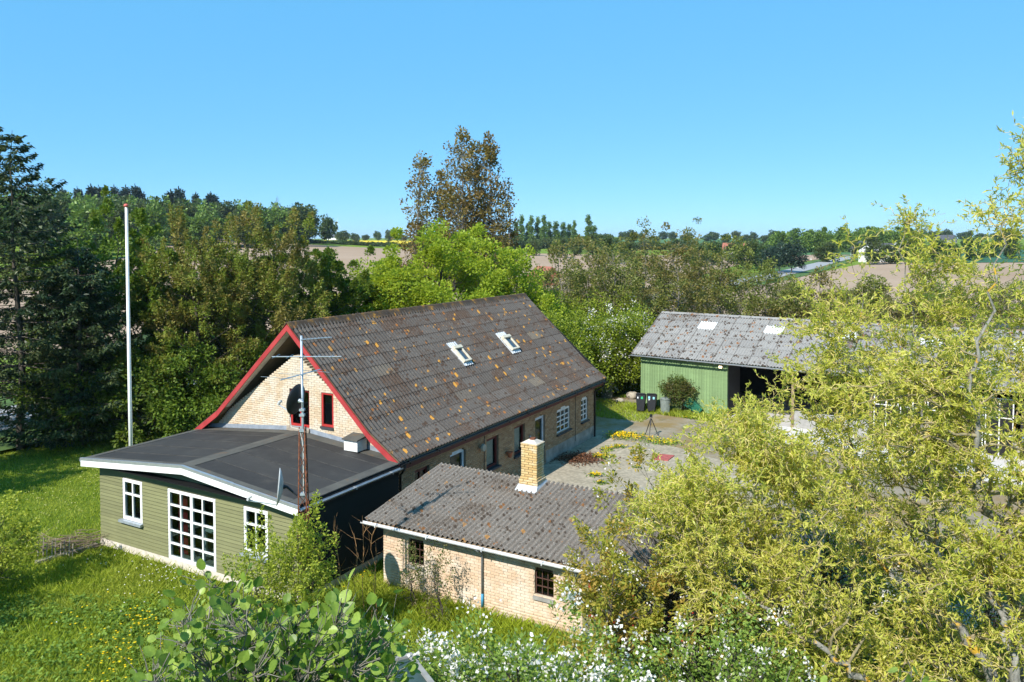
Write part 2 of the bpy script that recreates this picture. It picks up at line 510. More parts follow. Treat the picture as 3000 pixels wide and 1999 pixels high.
M['rafter'] = simple('raw_timber', (0.22, 0.16, 0.10), 0.9)
g = G('translucent_sheet')
c = g.ramp(g.noise(9, 4), [(0.3, (0.80, 0.82, 0.82)), (0.7, (0.88, 0.89, 0.88))])
p = g.n("ShaderNodeBsdfDiffuse"); g.put(p.inputs[0], c)
tr = g.n("ShaderNodeBsdfTranslucent"); g.put(tr.inputs[0], c)
mx = g.n("ShaderNodeMixShader"); mx.inputs[0].default_value = 0.25
g.t.links.new(p.outputs[0], mx.inputs[1]); g.t.links.new(tr.outputs[0], mx.inputs[2]); g.t.links.new(mx.outputs[0], g.out.inputs[0])
M['clear_sheet'] = g.m
g = G('lit_lamp')
M['lamp_lit'] = g.surf((0.9, 0.8, 0.6), 0.4, emit=(1.0, 0.75, 0.42), emit_s=3.0)

# ground covers
g = G('lawn_ground')
c = g.ramp(g.noise(0.8, 6, 0.7), [(0.3, (0.10, 0.15, 0.018)), (0.5, (0.17, 0.25, 0.026)), (0.72, (0.26, 0.31, 0.05))])
c = g.mix(g.ramp(g.noise(9, 5, 0.75), [(0.48, 0.0), (0.70, 0.6)]), c, (0.028, 0.045, 0.010))
M['lawn'] = g.surf(c, 0.95, spec=0.1, normal=g.bump(g.noise(14, 5, 0.8), 1.0, 0.12))
g = G('ploughed_soil')
w = g.n("ShaderNodeTexWave", wave_type='BANDS', bands_direction='X')
g.put(w.inputs["Vector"], g.scaled(g.pos(), (0.5, 0.14, 0)))
w.inputs["Scale"].default_value = 0.35; w.inputs["Distortion"].default_value = 2.0; w.inputs["Detail"].default_value = 3
c = g.ramp(g.noise(0.02, 5, 0.6), [(0.3, (0.33, 0.235, 0.165)), (0.7, (0.42, 0.315, 0.235))])
c = g.mix(g.math('MULTIPLY', w.outputs["Fac"], 0.22), c, (0.30, 0.21, 0.145))
c = g.mix(g.ramp(g.noise(1.5, 5, 0.7), [(0.4, 0.35), (0.6, 0.0)]), c, (0.28, 0.195, 0.13))
M['soil'] = g.surf(c, 1.0, spec=0.0)
M['rape'] = simple('rape_in_flower', (0.72, 0.52, 0.01), 0.9, var=0.2, scale=0.05)
M['field_green'] = simple('green_crop', (0.07, 0.155, 0.05), 0.9, var=0.2, scale=0.03)
M['field_teal'] = simple('dark_green_crop', (0.03, 0.105, 0.05), 0.9, var=0.15, scale=0.03)
M['verge'] = simple('verge_grass', (0.075, 0.135, 0.03), 0.95, var=0.35, scale=0.5)
M['asphalt'] = simple('pale_asphalt', (0.30, 0.30, 0.30), 0.9, var=0.1, scale=0.8)
g = G('courtyard_paving')
v = g.voronoi(7.0)
c = g.ramp(g.noise(0.7, 6, 0.65), [(0.3, (0.30, 0.25, 0.18)), (0.7, (0.46, 0.39, 0.29))])
c = g.mix(g.ramp(v.outputs["Distance"], [(0.30, 0.0), (0.65, 0.35)]), c, (0.13, 0.12, 0.085))
c = g.mix(g.ramp(g.noise(2.6, 6, 0.75), [(0.58, 0.0), (0.70, 0.55)]), c, (0.13, 0.12, 0.05))
M['paving'] = g.surf(c, 0.95, spec=0.15, normal=g.bump(v.outputs["Distance"], 0.35, 0.02))
g = G('gravel_drive')
c = g.ramp(g.noise(0.5, 6, 0.7), [(0.32, (0.20, 0.165, 0.11)), (0.5, (0.30, 0.255, 0.19)), (0.7, (0.36, 0.32, 0.26))])
c = g.mix(g.ramp(g.noise(0.28, 6, 0.7), [(0.46, 0.0), (0.60, 0.85)]), c, (0.26, 0.17, 0.05))
c = g.mix(g.ramp(g.noise(1.3, 6, 0.75), [(0.55, 0.0), (0.68, 0.6)]), c, (0.12, 0.115, 0.04))
c = g.mix(g.ramp(g.noise(40, 3), [(0.4, 0.4), (0.6, 0.0)]), c, (0.15, 0.13, 0.10))
M['gravel'] = g.surf(c, 0.95, spec=0.1, normal=g.bump(g.noise(35, 4), 0.5, 0.02))
M['apron'] = simple('concrete_apron', (0.56, 0.54, 0.52), 0.9, var=0.14, scale=1.2)

# leaves and bark
M['spruce'] = leaf_mat('spruce_needles', (0.014, 0.030, 0.016), (0.054, 0.095, 0.038), 0.12, (0.081, 0.101, 0.030), big=0.35)
M['maple'] = leaf_mat('maple_leaf', (0.20, 0.28, 0.02), (0.50, 0.55, 0.06), 0.44, (0.30, 0.38, 0.035), big=0.25)
M['deep_green'] = leaf_mat('deep_green_leaf', (0.065, 0.12, 0.018), (0.22, 0.31, 0.04), 0.36, (0.15, 0.19, 0.03), big=0.3)
M['bronze'] = leaf_mat('bronze_leaf', (0.15, 0.125, 0.03), (0.38, 0.31, 0.10), 0.34, (0.20, 0.27, 0.035), big=0.5)
M['poplar'] = leaf_mat('poplar_bronze_leaf', (0.11, 0.075, 0.02), (0.30, 0.20, 0.06), 0.30, (0.20, 0.17, 0.04), big=0.35)
M['alder'] = leaf_mat('alder_olive_leaf', (0.10, 0.125, 0.028), (0.27, 0.30, 0.07), 0.32, (0.21, 0.165, 0.055), big=0.2)
M['hawthorn'] = leaf_mat('hawthorn_leaf', (0.11, 0.16, 0.015), (0.32, 0.38, 0.035), 0.38)
M['far_green'] = leaf_mat('far_leaf', (0.047, 0.088, 0.022), (0.115, 0.182, 0.046), 0.25, (0.095, 0.115, 0.038), big=0.02)
M['far_fresh'] = leaf_mat('far_fresh_leaf', (0.09, 0.16, 0.03), (0.21, 0.31, 0.06), 0.25)
M['far_dark'] = leaf_mat('far_conifer', (0.016, 0.035, 0.026), (0.045, 0.077, 0.045), 0.05)
M['far_grey'] = leaf_mat('far_budding', (0.11, 0.085, 0.065), (0.20, 0.16, 0.12), 0.2)
M['willow'] = leaf_mat('willow_leaf', (0.42, 0.42, 0.055), (0.78, 0.73, 0.19), 0.50, (0.52, 0.54, 0.09), rough=0.4, big=0.5)
M['cherry'] = leaf_mat('cherry_young_leaf', (0.24, 0.28, 0.035), (0.54, 0.51, 0.09), 0.46, (0.46, 0.32, 0.075), big=1.2)
M['apple'] = leaf_mat('apple_leaf', (0.12, 0.20, 0.03), (0.30, 0.40, 0.08), 0.36)
M['shrub'] = leaf_mat('shrub_leaf', (0.17, 0.23, 0.022), (0.46, 0.50, 0.07), 0.42)
M['shrub_dark'] = leaf_mat('shrub_dark_leaf', (0.063, 0.105, 0.020), (0.161, 0.217, 0.042), 0.3, (0.140, 0.112, 0.042), big=1.0)
M['grass'] = leaf_mat('grass_blade', (0.17, 0.24, 0.018), (0.44, 0.52, 0.05), 0.40, (0.36, 0.40, 0.055), big=0.4)
M['herb'] = leaf_mat('herb_leaf', (0.10, 0.18, 0.028), (0.27, 0.38, 0.06), 0.36)
M['blossom'] = leaf_mat('white_blossom', (0.62, 0.58, 0.55), (0.84, 0.82, 0.78), 0.25)
M['yellow'] = leaf_mat('yellow_flower', (0.75, 0.46, 0.004), (0.85, 0.62, 0.01), 0.15)
M['dead_leaf'] = leaf_mat('dead_leaf', (0.085, 0.035, 0.018), (0.20, 0.095, 0.05), 0.1)
M['bark'] = bark_mat('grey_brown_bark', (0.045, 0.036, 0.028), (0.11, 0.095, 0.075))
M['bark_pale'] = bark_mat('pale_bark', (0.12, 0.105, 0.085), (0.26, 0.24, 0.20))
M['bark_lichen'] = bark_mat('lichened_bark', (0.075, 0.068, 0.055), (0.34, 0.33, 0.30), (0.50, 0.30, 0.03), 0.55, 3.0)
M['twig'] = simple('willow_twig', (0.52, 0.43, 0.16), 0.7, var=0.3, scale=3)
M['twig_brown'] = simple('brown_twig', (0.34, 0.19, 0.08), 0.8, var=0.3)

# ------------------------------------------------------------------ the setting: ground, fields, road, yard
def ring_ground():
    radii = np.concatenate([[0, 6, 12, 18, 24, 30, 36, 42, 48, 54, 60, 70, 80, 95, 110, 130, 150], np.arange(175, 420, 20), np.arange(420, 1000, 40), np.arange(1000, 3300, 120), [3600, 4200, 5200, 7000]])
    na = 180
    V = [(0, 0, 0.0)]
    for r in radii[1:]:
        for k in range(na):
            an = 2 * math.pi * k / na
            x, y = r * math.sin(an), r * math.cos(an)
            V.append((x, y, float(terrain(x, y))))
    F = []
    for k in range(na):
        F.append((0, 1 + (k + 1) % na, 1 + k))
    for i in range(len(radii) - 2):
        for k in range(na):
            a0, a1 = 1 + i * na + k, 1 + i * na + (k + 1) % na
            F.append((a0, a1, a1 + na, a0 + na))
    me = bpy.data.meshes.new('ground')
    me.from_pydata(V, [], F)
    me.polygons.foreach_set("use_smooth", [True] * len(F))
    return me
ground = link('ground', ring_ground(), None, M['lawn']); tag(ground, 'green grassy ground stretching to the horizon', 'ground', kind='structure')

def sheet(name, corners, mat, lift, label, cat, nu=40, nv=40, kind='structure'):
    """four corners (x, y) -> draped grid"""
    c = [np.array(p, float) for p in corners]
    s, t = np.meshgrid(np.linspace(0, 1, nu + 1), np.linspace(0, 1, nv + 1))
    s, t = s[..., None], t[..., None]
    P = (c[0] * (1 - s) + c[1] * s) * (1 - t) + (c[3] * (1 - s) + c[2] * s) * t
    P = P.reshape(-1, 2)
    V = np.column_stack([P, terrain(P[:, 0], P[:, 1]) + lift])
    i = np.arange(nv)[:, None] * (nu + 1) + np.arange(nu)[None, :]
    F = np.stack([i, i + 1, i + nu + 2, i + nu + 1], -1).reshape(-1, 4)
    o = link(name, np_mesh(name, V, F, True), None, mat)
    return tag(o, label, cat, kind=kind)
def ud(u, D):
    return ((u - 1500) / FPX * D, D)
sheet('ploughed_field', [(-75, 30), (18, 122), (110, 330), (-160, 395)], M['soil'], 0.10, 'bare brown ploughed field behind the tall bronze poplar', 'field', 60, 60)
sheet('ploughed_field', [(-14, 52), (110, 52), (330, 235), (122, 262)], M['soil'], 0.10, 'bare brown ploughed field behind the green shed', 'field', 60, 60)
sheet('ploughed_field', [ud(2250, 232), ud(2420, 300), ud(2500, 345), ud(2250, 345)], M['soil'], 0.14, 'small strip of bare soil across the road', 'field')
sheet('crop_field', [ud(2200, 348), ud(2560, 348), ud(2620, 420), ud(2200, 420)], M['field_green'], 0.16, 'pale green crop beyond the small strip of soil', 'field')
sheet('crop_field', [ud(2660, 250), ud(3700, 250), ud(3700, 420), ud(2690, 420)], M['field_teal'], 0.2, 'dark blue-green crop around the white farm buildings', 'field')
sheet('rape_field', [ud(820, 470), ud(1260, 470), ud(1330, 900), ud(700, 900)], M['rape'], 0.35, 'bright yellow rape field in flower', 'field')
sheet('crop_field', [ud(1400, 470), ud(2250, 470), ud(2400, 1000), ud(1400, 1000)], M['field_green'], 0.3, 'green crop in front of the row of poplars', 'field')

def ribbon(name, pts, half, mat, lift, label, cat, off=0.0):
    P = np.array(pts, float)
    tt = np.linspace(0, len(P) - 1, (len(P) - 1) * 14 + 1)
    # smooth the corners
    Q = np.column_stack([np.interp(tt, np.arange(len(P)), P[:, k]) for k in (0, 1)])
    for _ in range(20):
        Q[1:-1] = (Q[:-2] + Q[1:-1] * 2 + Q[2:]) / 4
    d = unit(np.gradient(Q, axis=0)); nrm = np.column_stack([d[:, 1], -d[:, 0]])
    cols = np.linspace(-half, half, 5) + off
    V = np.concatenate([np.column_stack([Q + nrm * c, terrain(*(Q + nrm * c).T) + lift]) for c in cols])
    n = len(Q)
    F = [(k * n + i, (k + 1) * n + i, (k + 1) * n + i + 1, k * n + i + 1) for k in range(4) for i in range(n - 1)]
    o = link(name, np_mesh(name, V, np.array(F), True), None, mat)
    return tag(o, label, cat, kind='structure')
ROAD = [(-62, -20), (-26, 42), (24, 125), (61, 178), (135, 310), (215, 420), (330, 520)]
ribbon('road_verge', ROAD, 6.5, M['verge'], 0.18, 'grass verge along the grey country road', 'verge')
ribbon('road', ROAD, 2.9, M['asphalt'], 0.26, 'pale grey country road running past the fields', 'road')

def flat(name, poly, mat, z, label, cat):
    V = [(p[0], p[1], z) for p in poly]
    me = bpy.data.meshes.new(name); me.from_pydata(V, [], [tuple(range(len(V)))])
    o = link(name, me, None, mat)
    return tag(o, label, cat, kind='structure')
def rag(poly, rng, n=7, amp=0.18):
    """uneven edge between the corners"""
    out = []
    for i, p in enumerate(poly):
        q = poly[(i + 1) % len(poly)]
        for k in range(n):
            t = k / n
            j = rng.normal(0, amp, 2) if k else (0, 0)
            out.append((p[0] + (q[0] - p[0]) * t + j[0], p[1] + (q[1] - p[1]) * t + j[1]))
    return out
rr = np.random.default_rng(5)
flat('gravel_drive', rag([tuple(hw(*p)[:2]) for p in [(-0.5, 3.0), (30, 3.0), (30, 26), (8, 26.0), (2.6, 25.0), (-1.2, 26.4), (-4.0, 25.5), (-3.5, 18.0), (-0.5, 16.5)]], rr, 9, 0.2), M['gravel'], 0.004, 'brown gravel drive with dry moss between house and shed', 'drive')
flat('courtyard_paving', rag([tuple(hw(*p)[:2]) for p in [(-0.44, 2.0), (9.5, 2.0), (9.0, 13.5), (3.4, 16.3), (0.75, 16.1), (-0.44, 16.4)]], rr, 9, 0.07), M['paving'], 0.010, 'weathered stone paving of the courtyard beside the long house', 'paving')

# ------------------------------------------------------------------ building kit
UNIT_BRICK = None
def unit_brick():
    """1 x 1 x 1 brick, X along the wall, Y outwards, Z up, with softened front edges"""
    global UNIT_BRICK
    if UNIT_BRICK is None:
        e = 0.03; ez = 0.08
        V = [(0, 0, 0), (1, 0, 0), (1, 0, 1), (0, 0, 1), (0, .8, 0), (1, .8, 0), (1, .8, 1), (0, .8, 1), (e, 1, ez), (1 - e, 1, ez), (1 - e, 1, 1 - ez), (e, 1, 1 - ez)]
        F = [(0, 1, 5, 4), (1, 2, 6, 5), (2, 3, 7, 6), (3, 0, 4, 7), (4, 5, 9, 8), (5, 6, 10, 9), (6, 7, 11, 10), (7, 4, 8, 11), (8, 9, 10, 11)]
        UNIT_BRICK = (np.array(V, float), F)
    return UNIT_BRICK
BRICK_MESH = {}
def brick_mesh(mat):
    if mat.name not in BRICK_MESH:
        V, F = unit_brick()
        me = bpy.data.meshes.new('brick'); me.from_pydata([tuple(v) for v in V], [], F); me.materials.append(mat)
        BRICK_MESH[mat.name] = me
    return BRICK_MESH[mat.name]

def cut(iv, holes):
    out = [iv]
    for a, b in holes:
        nx = []
        for s, e in out:
            if b <= s or a >= e: nx.append((s, e)); continue
            if a > s: nx.append((s, a))
            if b < e: nx.append((b, e))
        out = nx
    return [(s, e) for s, e in out if e - s > 0.02]

def brick_wall(parent, name, o, u, n, z0, z1, span, holes, mat, thick=0.24, single=0, keep=None, ch=0.0745, bl=0.240, joint=0.011, rng=None, label=None, mortar=None):
    """mortar core in courses with holes(z) left open, bricks proud of it; `single` bricks become objects of their own (largest in view), the rest one mesh"""
    rng = rng or np.random.default_rng(1)
    o, u, n = np.array(o, float), np.array(u, float), np.array(n, float)
    core = MB(); bricks = []
    nc = int(round((z1 - z0) / ch))
    for c in range(nc):
        za, zb = z0 + c * ch, z0 + (c + 1) * ch
        zm = (za + zb) / 2
        s, e = span(zm)
        if e - s < 0.1: continue
        for s2, e2 in cut((s, e), holes(zm)):
            core.box(s2, e2, -thick, -0.008, za, zb, o, u, n)
            k0 = math.floor(s2 / bl) - 1
            x = k0 * bl + (bl / 2 if c % 2 else 0)
            while x < e2:
                xa, xb = max(x, s2) + joint / 2, min(x + bl, e2) - joint / 2
                if xb - xa > 0.03:
                    bricks.append((xa, xb, za + joint / 2, zb - joint / 2))
                x += bl
    w = core.build(name, mortar or M['mortar'], parent)
    if label: w["label"] = label
    sc = []
    for b in bricks:
        p = o + u * (b[0] + b[1]) / 2 + Z * (b[2] + b[3]) / 2
        sc.append(keep(p, b) if keep else 0.0)
    order = np.argsort(sc, kind='stable')
    me = brick_mesh(mat)
    for k in order[:single]:
        b = bricks[k]
        jut = 0.003 + rng.uniform(0, 0.006)
        p = o + u * b[0] + Z * b[2] - n * 0.010
        m = Matrix(((u[0] * (b[1] - b[0]), n[0] * (jut + 0.010), 0, p[0]), (u[1] * (b[1] - b[0]), n[1] * (jut + 0.010), 0, p[1]), (0, 0, b[3] - b[2], p[2]), (0, 0, 0, 1)))
        ob = link('brick', me, w)
        ob.matrix_local = m
    rest = order[single:]
    if len(rest):
        V0, F0 = unit_brick(); F0 = np.array(F0)
        B = np.array([bricks[k] for k in rest])
        jut = rng.uniform(0.003, 0.009, len(B)) + 0.010
        P = o[None] + u[None] * B[:, :1] + Z[None] * B[:, 2:3] - n[None] * 0.010
        V = P[:, None, :] + V0[None, :, :1] * (B[:, 1] - B[:, 0])[:, None, None] * u + V0[None, :, 1:2] * jut[:, None, None] * n + V0[None, :, 2:3] * (B[:, 3] - B[:, 2])[:, None, None] * Z
        F = (F0[None] + (np.arange(len(B)) * len(V0))[:, None, None]).reshape(-1, 4)
        r = link('brickwork', np_mesh('brickwork', V.reshape(-1, 3), F), w, mat)
        r["kind"] = "stuff"
    return w

SHEETS = {}
def sheet_mesh(key, width, length, pitch, amp, mat, lip=0.009, seg=8):
    k = (key, mat.name)
    if k in SHEETS: return SHEETS[k]
    nw = int(round(width / pitch))
    xs = np.linspace(-0.02, width + 0.02, nw * seg + 1)
    zs = amp * np.cos(xs / pitch * 2 * math.pi)
    n = len(xs)
    top = np.column_stack([xs, np.full(n, length), zs])
    bot = np.column_stack([xs, np.zeros(n), zs + 0.011])
    lp = np.column_stack([xs, np.zeros(n) + 0.002, zs + 0.011 - lip])
    V = np.concatenate([top, bot, lp, bot])
    i = np.arange(n - 1)
    F = np.concatenate([np.stack([i + n, i + n + 1, i + 1, i], -1), np.stack([i + 2 * n, i + 2 * n + 1, i + 3 * n + 1, i + 3 * n], -1)])
    me = np_mesh('sheet', V, F, True)
    me.materials.append(mat)
    SHEETS[k] = me
    return me

def lay_sheets(parent, o, u, up, n, rows, cols, rowlen, colw, mat, pitch=0.177, amp=0.036, special=None, rng=None, skip=None, top_len=None):
    """rows of overlapping corrugated sheets, each sheet an object; special[(row, col)] = material"""
    rng = rng or np.random.default_rng(3)
    o, u, up, n = [np.array(q, float) for q in (o, u, up, n)]
    for r in range(rows):
        for c in range(cols):
            if skip and skip(r, c): continue
            m = special.get((r, c), mat) if special else mat
            me = sheet_mesh(f'{colw:.3f}_{rowlen:.3f}', colw, rowlen + 0.07, pitch, amp, m)
            ob = link('roof_sheet' if m is mat else 'translucent_sheet', me, parent)
            p = o + u * (c * colw) + up * (r * rowlen) + n * (0.004 * (c % 2) + rng.uniform(0, 0.004))
            ob.matrix_local = Matrix(((u[0], up[0], n[0], p[0]), (u[1], up[1], n[1], p[1]), (u[2], up[2], n[2], p[2]), (0, 0, 0, 1)))

def window(parent, o, u, n, w, h, rows, cols, fmat, fw=0.07, bar=0.035, name='window', depth=0.07, arch=0.0, glass=None, inset=0.0, sill=None, mid=None, label=None, handle=False):
    """frame with glazing bars; rows / cols are lists of split positions 0..1; each pane an object under the window. o = lower corner on the wall face"""
    o, u, n = [np.array(q, float) for q in (o, u, n)]
    o = o - n * inset
    mb = MB()
    xs = [0.0] + list(cols) + [1.0]; zs = [0.0] + list(rows) + [1.0]
    iw, ih = w - 2 * fw, h - 2 * fw
    mb.box(0, fw, -depth, 0.012, 0, h, o, u, n); mb.box(w - fw, w, -depth, 0.012, 0, h, o, u, n)
    mb.box(fw, w - fw, -depth, 0.010, 0, fw, o, u, n); mb.box(fw, w - fw, -depth, 0.010, h - fw, h, o, u, n)
    if arch:
        k = 8
        pl = [(0, h + 0.001)] + [(w * t / k, h + arch * (1 - (2 * t / k - 1) ** 2)) for t in range(k + 1)] + [(w, h + 0.001)]
        mb.prism(pl, -depth, 0.010, o, u, n)
    for t in cols:
        b = bar * (2.2 if mid and abs(t - mid) < 1e-6 else 1)
        x = fw + iw * t
        mb.box(x - b / 2, x + b / 2, -depth * 0.8, 0.006, fw, h - fw, o, u, n)
    for t in rows:
        z = fw + ih * t
        mb.box(fw, w - fw, -depth * 0.75, 0.003, z - bar / 2, z + bar / 2, o, u, n)
    f = mb.build(name, fmat, parent)
    if label: f["label"] = label
    for i in range(len(xs) - 1):
        for j in range(len(zs) - 1):
            p = MB().box(fw + iw * xs[i], fw + iw * xs[i + 1], -depth * 0.55, -depth * 0.5, fw + ih * zs[j], fw + ih * zs[j + 1], o, u, n)
            p.build('pane', glass or M['glass'], f)
    if sill is not None:
        MB().box(-0.06, w + 0.06, -0.10, 0.11, -0.075, -0.012, o + n * inset, u, n).build('sill', sill, f)
    return f

def gutter(parent, p0, p1, mat, r=0.06, name='gutter', down=None):
    """half-round channel between two points, open on top"""
    p0, p1 = np.array(p0, float), np.array(p1, float)
    d = unit(p1 - p0); s = unit(np.cross(d, Z)); k = 8
    V, F = [], []
    for p in (p0, p1):
        for rad in (r, r * 0.82):
            for i in range(k + 1):
                an = math.pi * i / k
                V.append(tuple(p + s * math.cos(an) * rad - Z * math.sin(an) * rad))
    m = k + 1
    for i in range(k):
        F.append((i, i + 1, 2 * m + i + 1, 2 * m + i)); F.append((m + i, 3 * m + i, 3 * m + i + 1, m + i + 1))
        F.append((i, m + i, m + i + 1, i + 1)); F.append((2 * m + i, 2 * m + i + 1, 3 * m + i + 1, 3 * m + i))
    F.append((0, 2 * m, 3 * m, m)); F.append((k, m + k, 3 * m + k, 2 * m + k))
    me = bpy.data.meshes.new(name); me.from_pydata(V, [], F)
    g = link(name, me, parent, mat)
    n = int(np.linalg.norm(p1 - p0) / 1.6)
    bm_ = None
    for i in range(n + 1):
        q = p0 + (p1 - p0) * (i + 0.3) / (n + 0.6)
        if bm_ is None:
            bm_ = MB().box(-0.012, 0.012, -r * 1.08, r * 1.08, -r * 1.1, 0.006, (0, 0, 0), d, s).build('bracket', mat, g)
        else:
            c_ = bm_.copy(); COL.objects.link(c_); bm_b = c_
        (bm_ if i == 0 else bm_b).location = tuple(q)
    return g

def pipe(parent, pts, r, mat, name='downpipe', sides=8):
    return MB().tube(pts, r, sides).build(name, mat, parent, smooth=True)

# ------------------------------------------------------------------ the long brick house (local X = out to the courtyard, local Y = along the ridge, away)
HL, HW = 16.6, 4.516
RZ, KX, KZ, EZ = 6.83, -1.10, 3.61, 2.86          # ridge height, kink in the slope, eave height
house = empty('brick_house', (EX, EY, 0), -HAZ, 'long tan brick house with red bargeboards and lichened corrugated roof', 'house')
FW, GY, BY = -0.45, 0.38, 16.30                    # front wall face, near gable face, far gable face
def gspan(z):
    h = max(0.0, min(HW - 0.45, HW - (z + 0.14 - EZ) / 0.68, (RZ - 0.19 - z) / 0.943))
    return (-HW - h, -HW + h)
gab_open = [(-4.84, -3.95, 3.36, 4.62), (-3.42, -2.90, 3.50, 4.62)]
def gholes(z):
    return [(a, b) for a, b, lo, hi in gab_open if lo < z < hi]
camw = np.array([0, 0, CAM_H])
brick_wall(house, 'gable_wall', (0, GY, 0), X, -Y, 2.75, 6.75, gspan, gholes, M['tan_brick'], single=300,
           keep=lambda p, b: (0 if (b[1] - b[0]) > 0.2 and p[2] > 3.0 else 50) + np.linalg.norm(hw(*p) - camw), rng=np.random.default_rng(11))
# front wall: windows and doors as (y0, y1, z0, z1, arch)
fr_open = [(1.45, 2.25, 0.95, 2.12, 0.04), (3.50, 4.50, 0.05, 2.16, 0.09), (5.95, 6.85, 1.0, 2.12, 0.0), (8.10, 9.00, 1.0, 2.14, 0.0), (9.92, 10.85, 0.05, 2.12, 0.08), (12.02, 13.40, 1.02, 2.04, 0.10), (14.66, 15.44, 1.02, 2.08, 0.10)]
def fholes(z):
    out = []
    for y0, y1, lo, hi, ar in fr_open:
        if lo < z < hi + 0.02: out.append((y0, y1))
        elif ar and hi + 0.02 <= z < hi + ar:
            h = (y1 - y0) / 2 * math.sqrt(max(0, 1 - (z - hi) / ar))
            out.append(((y0 + y1) / 2 - h, (y0 + y1) / 2 + h))
    return out
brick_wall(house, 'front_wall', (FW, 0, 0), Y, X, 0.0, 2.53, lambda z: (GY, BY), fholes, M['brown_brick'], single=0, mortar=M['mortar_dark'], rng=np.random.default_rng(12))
MB().box(-8.58, -8.30, GY + 0.24, BY - 0.24, 0, 2.5).build('back_wall', M['mortar'], house)
pl = [(-8.58, 0), (-0.46, 0), (-0.46, 2.5), (-HW - 0.0 + 3.3, 3.45), (-HW, 6.5), (-HW - 3.3, 3.45), (-8.58, 2.5)]
MB().prism(pl, BY - 0.24, BY).build('far_gable_wall', M['mortar'], house)
MB().prism([(-8.3, 0), (-0.7, 0), (-0.7, 2.5), (-8.3, 2.5)], GY + 0.01, GY + 0.24).build('inner_wall', M['mortar'], house)
MB().box(-8.3, -0.7, GY + 0.25, BY - 0.25, 0.01, 0.05).build('floor', M['wood_floor'], house)
MB().box(-8.25, -0.72, GY + 0.26, BY - 0.26, 2.46, 2.52).build('upper_floor', M['plaster_in'], house)
# plastered base of the front wall
MB().box(FW - 0.02, FW + 0.024, 10.9, BY - 0.003, 0, 0.55).build('rendered_base', simple('render_base', (0.30, 0.27, 0.23), 0.95, var=0.3, scale=2.5), house)

# roof: front slope in sheets (upper part steeper, lower part flatter), back slope
roof = MB()
ins = 0.05
def rooflayer(mb, t0, t1):
    prof = [(0.0, EZ), (KX, KZ), (-HW, RZ), (-2 * HW - KX, KZ), (-2 * HW, EZ)]
    up = [(x, z - t0) for x, z in prof]; dn = [(x, z - t1) for x, z in prof][::-1]
    for i in range(4):
        a, b = up[i], up[i + 1]; c, d = dn[3 - i], dn[4 - i]
        mb.prism([a, b, (b[0], b[1] - (t1 - t0)), (a[0], a[1] - (t1 - t0))], 0.03, HL - 0.03)
rooflayer(roof, 0.04, 0.12)
roof_o = roof.build('roof', M['rafter'], house)
su = math.hypot(HW + KX, RZ - KZ); sl = math.hypot(-KX, KZ - EZ)
upU = np.array([-(HW + KX), 0, RZ - KZ]) / su; nU = np.array([RZ - KZ, 0, HW + KX]) / su
upL = np.array([KX, 0, KZ - EZ]) / sl; nL = np.array([KZ - EZ, 0, -KX]) / sl
COLW = 0.177 * 6
lay_sheets(roof_o, np.array([0.04, -0.02, EZ + 0.01]), Y, upL, nL, 3, 16, sl / 3, HL / 16 * 1.0, M['house_roof'], pitch=HL / 16 / 6, rng=np.random.default_rng(21))
lay_sheets(roof_o, np.array([KX + 0.015, -0.02, KZ + 0.015]), Y, upU, nU, 10, 16, su / 10, HL / 16, M['house_roof'], pitch=HL / 16 / 6, rng=np.random.default_rng(22))
# back slope (out of sight): two long sheets
bs = MB()
bs.prism([(-HW, RZ + 0.02), (-2 * HW - KX, KZ + 0.02), (-2 * HW - KX, KZ - 0.03), (-HW, RZ - 0.03)], 0, HL)
bs.prism([(-2 * HW - KX, KZ + 0.02), (-2 * HW - 0.03, EZ + 0.02), (-2 * HW - 0.03, EZ - 0.03), (-2 * HW - KX, KZ - 0.03)], 0, HL)
bs.build('back_roof_slope', M['house_roof'], roof_o)
# ridge caps, one by one
for i in range(12):
    y0, y1 = i * HL / 12 - 0.04, (i + 1) * HL / 12 + 0.03
    d = 0.006 * (i % 2)
    w_ = 0.21
    pr = [(-HW - w_, RZ - w_ * 0.943 + 0.055 + d), (-HW - 0.05, RZ + 0.055 + d), (-HW, RZ + 0.075 + d), (-HW + 0.05, RZ + 0.055 + d), (-HW + w_, RZ - w_ * 0.943 + 0.055 + d), (-HW + w_, RZ - w_ * 0.943 + 0.035 + d), (-HW, RZ + 0.045 + d), (-HW - w_, RZ - w_ * 0.943 + 0.035 + d)]
    MB().prism(pr, y0, y1).build('ridge_cap', M['ridge'], roof_o)
# bargeboards on the near gable: long board and short lower board on each side, with a kink
def barge(x0, z0, x1, z1, name, y=-0.03, hgt=0.20):
    MB().prism([(x0, z0 + 0.01), (x1, z1 + 0.01), (x1, z1 - hgt), (x0, z0 - hgt)], y, y + 0.035).build(name, M['barge_red'] if abs(z0 - KZ) > .01 or z1 > 4 else M['red'], house)
barge(-HW, RZ - 0.02, KX, KZ - 0.03, 'bargeboard'); barge(KX + 0.002, KZ - 0.03, 0.05, EZ - 0.05, 'bargeboard', -0.034)
barge(-2 * HW - KX, KZ - 0.03, -HW - 0.002, RZ - 0.02, 'bargeboard'); barge(-2 * HW - 0.05, EZ - 0.05, -2 * HW - KX - 0.002, KZ - 0.03, 'bargeboard', -0.034)
MB().prism([(-HW - 3.4, KZ - 0.06), (-HW, RZ - 0.15), (-HW + 3.4, KZ - 0.06), (-HW + 3.4, KZ - 0.10), (-HW, RZ - 0.19), (-HW - 3.4, KZ - 0.10)], 0.006, GY - 0.02).build('verge_soffit', simple('verge_boards', (0.72, 0.64, 0.54), 0.9), house)
